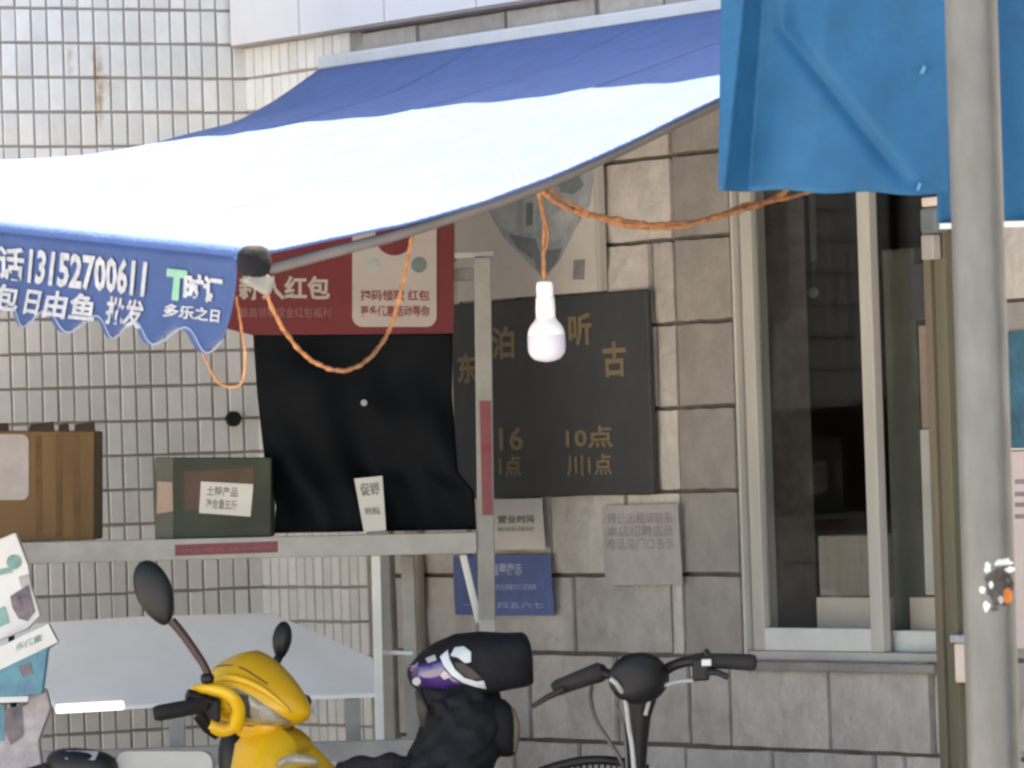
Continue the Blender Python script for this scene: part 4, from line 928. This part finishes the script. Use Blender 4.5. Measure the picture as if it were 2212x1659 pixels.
# grey scooter whose top only reaches into the picture
YQ = 14.05
gc = at(300, 1650, YQ)
gs = empty('scooter', V((gc.x, gc.y, 0)), 'light grey scooter front with a black dashboard beside the yellow scooter', 'scooter')
b = MB(); b.ell(at(178, 1655, YQ), V((.085, 0, 0)), V((0, .07, 0)), V((0, 0, .042)), 28, 14, e=2.5, warp=lambda a, q, c: [a, q, c - .22 * a]); b.build('dashboard', 'black_plastic', gs, smooth='all')
MB().prism([at(138, 1640, YQ - .066), at(206, 1642, YQ - .066), at(214, 1622, YQ - .040), at(142, 1620, YQ - .040)], V((0, .03, -.004))).build('display', 'grey_paint', gs, bevel=.004)
b = MB(); b.loft([[at(x, y, YQ + d) for x, y in rrect(246 - g_, 1622 - g_ * .2, 462 + g_, 1800, 26)] for d, g_ in ((.0, -4), (.012, 2), (.05, 4), (.08, 0))]); b.build('front_panel', 'grey_paint', gs, smooth=True)
b = MB(); b.loft([[V((gc.x, gc.y + .05, 0)) + V((.13 * w1 * math.cos(q), .10 * w1 * math.sin(q), z)) for q in [2 * math.pi * i / 20 for i in range(20)]] for z, w1 in ((.3, .6), (.5, 1.0), (.72, 1.0), (.80, .7))]); b.build('front_apron', 'grey_paint', gs, smooth='all')
b = MB(); b.tube([at(120, 1655, YQ), at(40, 1680, YQ - .05), at(0, 1690, YQ - .05)], .016, 10); b.build('grip', 'rubber', gs, smooth=True)
gb = V((gc.x, gc.y, 0)); gF = V((-.35, -.93, 0)).normalized(); gL = V((.93, -.35, 0)).normalized()
wheel(gb + gF * .12 + Z * .21, gL, .21, .045, gs); wheel(gb - gF * .95 + Z * .21, gL, .21, .045, gs)
b = MB(); b.bar(gb + gF * .12 + Z * .21, gb + gF * -.02 + Z * .75, .05); b.build('fork', 'black_plastic', gs)
b = MB(); b.box(gb - gF * .35 + Z * .33, gF * .25, gL * .13, Z * .03); b.build('floorboard', 'black_plastic', gs, bevel=.02)
b = MB(); b.ell(gb - gF * .85 + Z * .52, gF * .3, gL * .15, Z * .2, 20, 12, e=2.6); b.build('rear_body', 'grey_paint', gs, smooth='all')

# black scooter under a padded cover, helmet on top
YK = 14.3; kk = YK / FPX
bc = at(1000, 1600, YK)
bsn = empty('scooter', V((bc.x, bc.y, 0)), 'scooter under a black padded windproof cover with a tan edge', 'scooter')
lev = [(1470, 930, 1055, .07), (1490, 905, 1066, .10), (1510, 908, 1082, .11), (1530, 922, 1098, .12), (1560, 914, 1102, .13), (1590, 900, 1098, .14), (1620, 886, 1090, .16), (1659, 862, 1066, .18), (1720, 850, 1055, .19), (1900, 860, 1050, .19), (2150, 880, 1030, .17)]
rings = []
LY = [l[0] for l in lev]
for i_ in range(46):
    y = 1470 + (2150 - 1470) * (i_ / 45) ** 1.6
    xl, xr, hd = (table(LY, [l[n_] for l in lev], y) for n_ in (1, 2, 3))
    c = at((xl + xr) / 2, y, YK); hw = (xr - xl) / 2 * kk; rg = []
    for k in range(64):
        q = 2 * math.pi * k / 64; v_ = y / 100
        cr_ = abs(math.sin(q * 2.5 + v_ * 3.1 + math.sin(v_ * 5))) ** .5 * .050 + abs(math.sin(q * 4 - v_ * 5.3)) ** .6 * .040 + .02 * math.sin(q * 9 + v_ * 9) - .06
        k_ = 1 + cr_
        rg.append(c + V((math.copysign(abs(math.cos(q)) ** .85, math.cos(q)) * hw * k_, math.copysign(abs(math.sin(q)) ** .85, math.sin(q)) * hd * (1 + 2.2 * cr_), .008 * math.sin(q * 5 + y))))
    rings.append(rg)
b = MB(); b.loft(rings); b.build('padded_cover', 'black_cloth', bsn, smooth='all')
b = MB(); b.ell(at(1084, 1572, YK - .04), V((.036, 0, 0)), V((0, .07, 0)), V((0, 0, .070)), 20, 14, e=2.7, warp=lambda a, q, c: [a + .22 * -c * .6 + .1 * math.sin(c * 5), q, c]); b.build('side_flap', 'black_cloth', bsn, smooth='all')
b = MB(); b.tube(spline([at(1108, 1530, YK - .08), at(1116, 1570, YK - .09), at(1112, 1625, YK - .08)], 5), [.004, .005, .006, .007, .008, .008, .008, .008, .007, .006, .005], 8); b.build('tan_edge', 'tan', bsn, smooth='all')
b = MB(); b.tube(spline([at(905, 1655, YK - .06), at(860, 1648, YK - .08), at(800, 1652, YK - .06), at(735, 1662, YK)], 6), [.022 + .005 * math.sin(i) for i in range(19)], 12); b.build('sleeve', 'black_cloth', bsn, smooth='all')
b = MB(); b.tube([at(906, 1494, YK - .05), at(912, 1530, YK - .07), at(918, 1566, YK - .05)], [.012, .014, .010], 10); b.build('cover_seam', 'umber', bsn, smooth='all')
kb = V((bc.x, bc.y, 0)); wheel(kb + V((.05, -.45, .21)), (1, .1, 0), .21, .045, bsn); wheel(kb + V((-.04, .65, .21)), (1, .1, 0), .21, .045, bsn)
b = MB(); b.box(kb + V((0, .15, .38)), V((.12, 0, 0)), V((0, .55, 0)), V((0, 0, .07))); b.build('chassis', 'black_plastic', bsn, bevel=.03)
hm = empty('helmet', at(1010, 1490, YK), 'black helmet with purple visor, pale trim and badge resting on the covered scooter', 'helmet')
HX = [880, 886, 905, 940, 985, 1040, 1095, 1130, 1145, 1152]
HT = [1446, 1436, 1414, 1388, 1369, 1364, 1367, 1366, 1376, 1420]
HB = [1462, 1478, 1496, 1506, 1508, 1504, 1490, 1484, 1480, 1474]
HD = [.02, .045, .075, .10, .115, .12, .115, .105, .085, .05]
def hring(x):
    yt, yb, hd = table(HX, HT, x), table(HX, HB, x), table(HX, HD, x); c = at(x, (yt + yb) / 2, YK); hh = (yb - yt) / 2 * kk
    ex = table([880, 1000, 1150], [1.0, .8, .6], x)
    return [c + V((0, -hd * math.copysign(abs(math.cos(q)) ** ex, math.cos(q)), hh * math.copysign(abs(math.sin(q)) ** ex, math.sin(q)))) for q in [2 * math.pi * i / 30 for i in range(30)]]
b = MB(); b.loft([hring(x) for x in (880, 882, 886, 894, 905, 922, 940, 962, 985, 1012, 1040, 1068, 1095, 1114, 1130, 1140, 1147, 1152)]); b.build('shell', 'black_cloth', hm, smooth=True)
def hside(x, y):
    yt, yb, hd = table(HX, HT, x), table(HX, HB, x), table(HX, HD, x); s_ = max(-1, min(1, ((yt + yb) / 2 - y) / ((yb - yt) / 2)))
    ex = table([880, 1000, 1150], [1.0, .8, .6], x); cq = (1 - min(1, abs(s_) ** (1 / ex)) ** 2) ** .5
    return at(x, y, YK - hd * cq ** ex)
hz = V((-.001, -.004, 0))
drape([(884, 1440), (905, 1430), (930, 1432), (958, 1424), (966, 1446), (984, 1466), (1000, 1478), (950, 1492), (915, 1496), (897, 1478)], hside, 'purple', 'visor', hm, hz, cuts=3, smooth='all')
drape([(952, 1418), (968, 1404), (972, 1424), (984, 1446), (1004, 1464), (1030, 1472), (1046, 1470), (1052, 1488), (1030, 1484), (1000, 1474), (976, 1458), (960, 1438)], hside, 'pale_trim', 'edge_trim', hm, hz * 1.7, cuts=3)
drape([(974, 1416), (984, 1398), (1002, 1396), (1018, 1408), (1018, 1430), (1006, 1432), (990, 1420)], hside, 'pale_trim', 'badge', hm, hz * 1.5, cuts=2)
drape([(982, 1430), (1000, 1432), (1020, 1444), (1042, 1466), (1020, 1468), (1000, 1456), (988, 1444)], hside, 'umber', 'ear_pad', hm, hz * 1.3, cuts=2)
drape([(920, 1422), (940, 1414), (944, 1426), (926, 1432)], hside, 'teal_ink', 'side_mark', hm, hz * 1.3, cuts=1)
drape([(962, 1448), (976, 1462), (960, 1468), (952, 1458)], hside, 'lilac', 'visor_sticker', hm, hz * 1.6, cuts=1)

drape([(x_, y_) for x_, y_ in disc(901, 1472, 9, 10)], hside, 'print_white', 'visor_glint_sticker', hm, hz * 1.6, cuts=1)  # white disc painting the glint of light on the visor

# bicycle
YI = 13.9; ki = YI / FPX
ic = at(1378, 1600, YI)
bi = empty('bicycle', V((ic.x, ic.y, 0)), 'black bicycle handlebar with round lamp and cables below the window', 'bicycle')
b = MB(); b.tube(spline([at(1390, 1492, YI), at(1412, 1478, YI - .01), at(1440, 1446, YI - .03), at(1480, 1430, YI - .05), at(1540, 1426, YI - .07), at(1612, 1430, YI - .09)], 6), .0125, 12); b.build('handlebar', 'black_plastic', bi, smooth=True)
b = MB(); b.tube([at(1498, 1428, YI - .055), at(1504, 1428, YI - .057), at(1560, 1428, YI - .075), at(1622, 1431, YI - .093), at(1631, 1431, YI - .096)], [.015, .0185, .018, .0195, .017], 14); b.build('grip', 'rubber', bi, smooth=True)
b = MB(); b.tube(spline([at(1390, 1492, YI), at(1350, 1472, YI + .03), at(1300, 1452, YI + .08), at(1262, 1458, YI + .12)], 6), .0125, 12); b.build('handlebar', 'black_plastic', bi, smooth=True)
b = MB(); b.tube([at(1305, 1450, YI + .08), at(1296, 1452, YI + .085), at(1250, 1468, YI + .11), at(1204, 1486, YI + .13), at(1196, 1490, YI + .132)], [.017, .024, .021, .019, .015], 14); b.build('grip', 'rubber', bi, smooth=True)
b = MB(); b.tube([at(1215, 1490, YI + .10), at(1180, 1508, YI + .08), at(1150, 1526, YI + .07)], [.009, .007, .006], 10); b.build('brake_lever', 'lever_red', bi, smooth=True)
b = MB(); b.tube(spline([at(1500, 1466, YI - .06), at(1520, 1456, YI - .08), at(1545, 1452, YI - .10), at(1572, 1462, YI - .11)], 5), .0075, 10); b.build('brake_lever', 'black_plastic', bi, smooth=True)
b = MB(); b.box(at(1514, 1446, YI - .07), V((.019, 0, 0)), V((0, .02, 0)), V((0, 0, .026))); b.build('brake_clamp', 'black_plastic', bi, bevel=.006)
b = MB(); b.box(at(1526, 1431, YI - .083), V((.012, 0, 0)), V((0, .012, 0)), V((0, 0, .009))); b.build('clamp_band', 'steel', bi, bevel=.003)
b = MB(); b.tube([at(1520, 1406, YI - .07), at(1530, 1418, YI - .07)], .010, 10); b.build('bell_thumb', 'black_plastic', bi, smooth=True)
lm = MB(); lm.loft([[at(1350, 1464, YI) + V((math.cos(q) * r, d, math.sin(q) * r * .93)) + V((.012 * k_, 0, 0)) for q in [2 * math.pi * i / 28 for i in range(28)]] for k_, (d, r) in enumerate(((-.10, .030), (-.095, .052), (-.075, .063), (-.04, .064), (.0, .055), (.03, .035)))]); lm.build('round_lamp', 'black_plastic', bi, smooth='all')
b = MB(); b.loft([[at(x, y, YI) + V((math.cos(q) * rx, math.sin(q) * .03, 0)) for q in [2 * math.pi * i / 18 for i in range(18)]] for x, y, rx in ((1384, 1484, .040), (1382, 1510, .040), (1378, 1550, .030), (1376, 1600, .026), (1376, 1660, .021), (1376, 1720, .021))]); b.build('stem', 'black_plastic', bi, smooth='all')
for (x, y) in ((1399, 1472), (1391, 1506)):
    MB().ell(at(x, y, YI - .035), V((.010, 0, 0)), V((0, .010, 0)), V((0, 0, .011)), 10, 8, e=2.6).build('bolt', 'steel', bi, smooth='all')
for pts, r, ma in (([(1318, 1466, -.11), (1334, 1480, -.11), (1350, 1512, -.08), (1358, 1570, -.06), (1366, 1620, -.05), (1372, 1700, -.05)], .0055, 'cable'),
                   ([(1278, 1482, .05), (1276, 1510, .03), (1288, 1556, .0), (1318, 1604, -.02), (1344, 1650, -.03), (1352, 1700, -.03)], .0048, 'dark_cable'),
                   ([(1498, 1470, -.07), (1460, 1473, -.06), (1425, 1486, -.05), (1404, 1512, -.05), (1394, 1545, -.05)], .0048, 'cable'),
                   ([(1330, 1520, -.05), (1345, 1560, -.05), (1352, 1620, -.05), (1356, 1700, -.04)], .0035, 'dark_cable')):
    MB().tube(spline([at(x, y, YI + d) for x, y, d in pts], 8), r, 8).build('cable', ma, bi, smooth=True)
b = MB(); b.tube(spline([at(1165, 1668, YI + .02), at(1215, 1652, YI + .02), at(1275, 1642, YI + .02), at(1340, 1646, YI + .02), at(1400, 1662, YI + .02)], 6), .011, 10); b.build('basket_rim', 'black_plastic', bi, smooth=True)
ib = V((ic.x, ic.y, 0)); iF = V((-.75, -.66, 0)).normalized(); iL = V((.66, -.75, 0)).normalized()
wheel(ib + iF * .12 + Z * .33, iL, .33, .022, bi); wheel(ib - iF * .92 + Z * .33, iL, .33, .022, bi)
top = at(1376, 1715, YI)
b = MB(); b.bar(top, ib + iF * .03 + Z * .62, .042); b.build('head_tube', 'black_plastic', bi)
b = MB()
for s_ in (-1, 1): b.bar(ib + iF * .03 + Z * .62 + iL * .045 * s_, ib + iF * .12 + Z * .33 + iL * .045 * s_, .022)
b.bar(ib + iF * .03 + Z * .62 - iL * .05, ib + iF * .03 + Z * .62 + iL * .05, .022); b.build('fork', 'black_plastic', bi)
b = MB(); b.bar(ib + iF * .02 + Z * .66, ib - iF * .42 + Z * .30, .036); b.bar(ib - iF * .42 + Z * .30, ib - iF * .92 + Z * .33, .022); b.bar(ib - iF * .42 + Z * .30, ib - iF * .55 + Z * .80, .03); b.build('frame', 'black_plastic', bi)
b = MB(); b.ell(ib - iF * .56 + Z * .82, iF * .13, iL * .08, Z * .035, 18, 10); b.build('saddle', 'rubber', bi, smooth='all')
bsk = MB()
for k in range(9):
    a = lerp(-.14, .14, k / 8); bsk.bar(at(1280, 1646, YI + .02) + iL * a * .6 + V((0, 0, -.004)), ib + iF * .12 + iL * a * .45 + Z * .72, .005)
bsk.build('basket_wire', 'black_plastic', bi)
print('tiles', n1, n2)
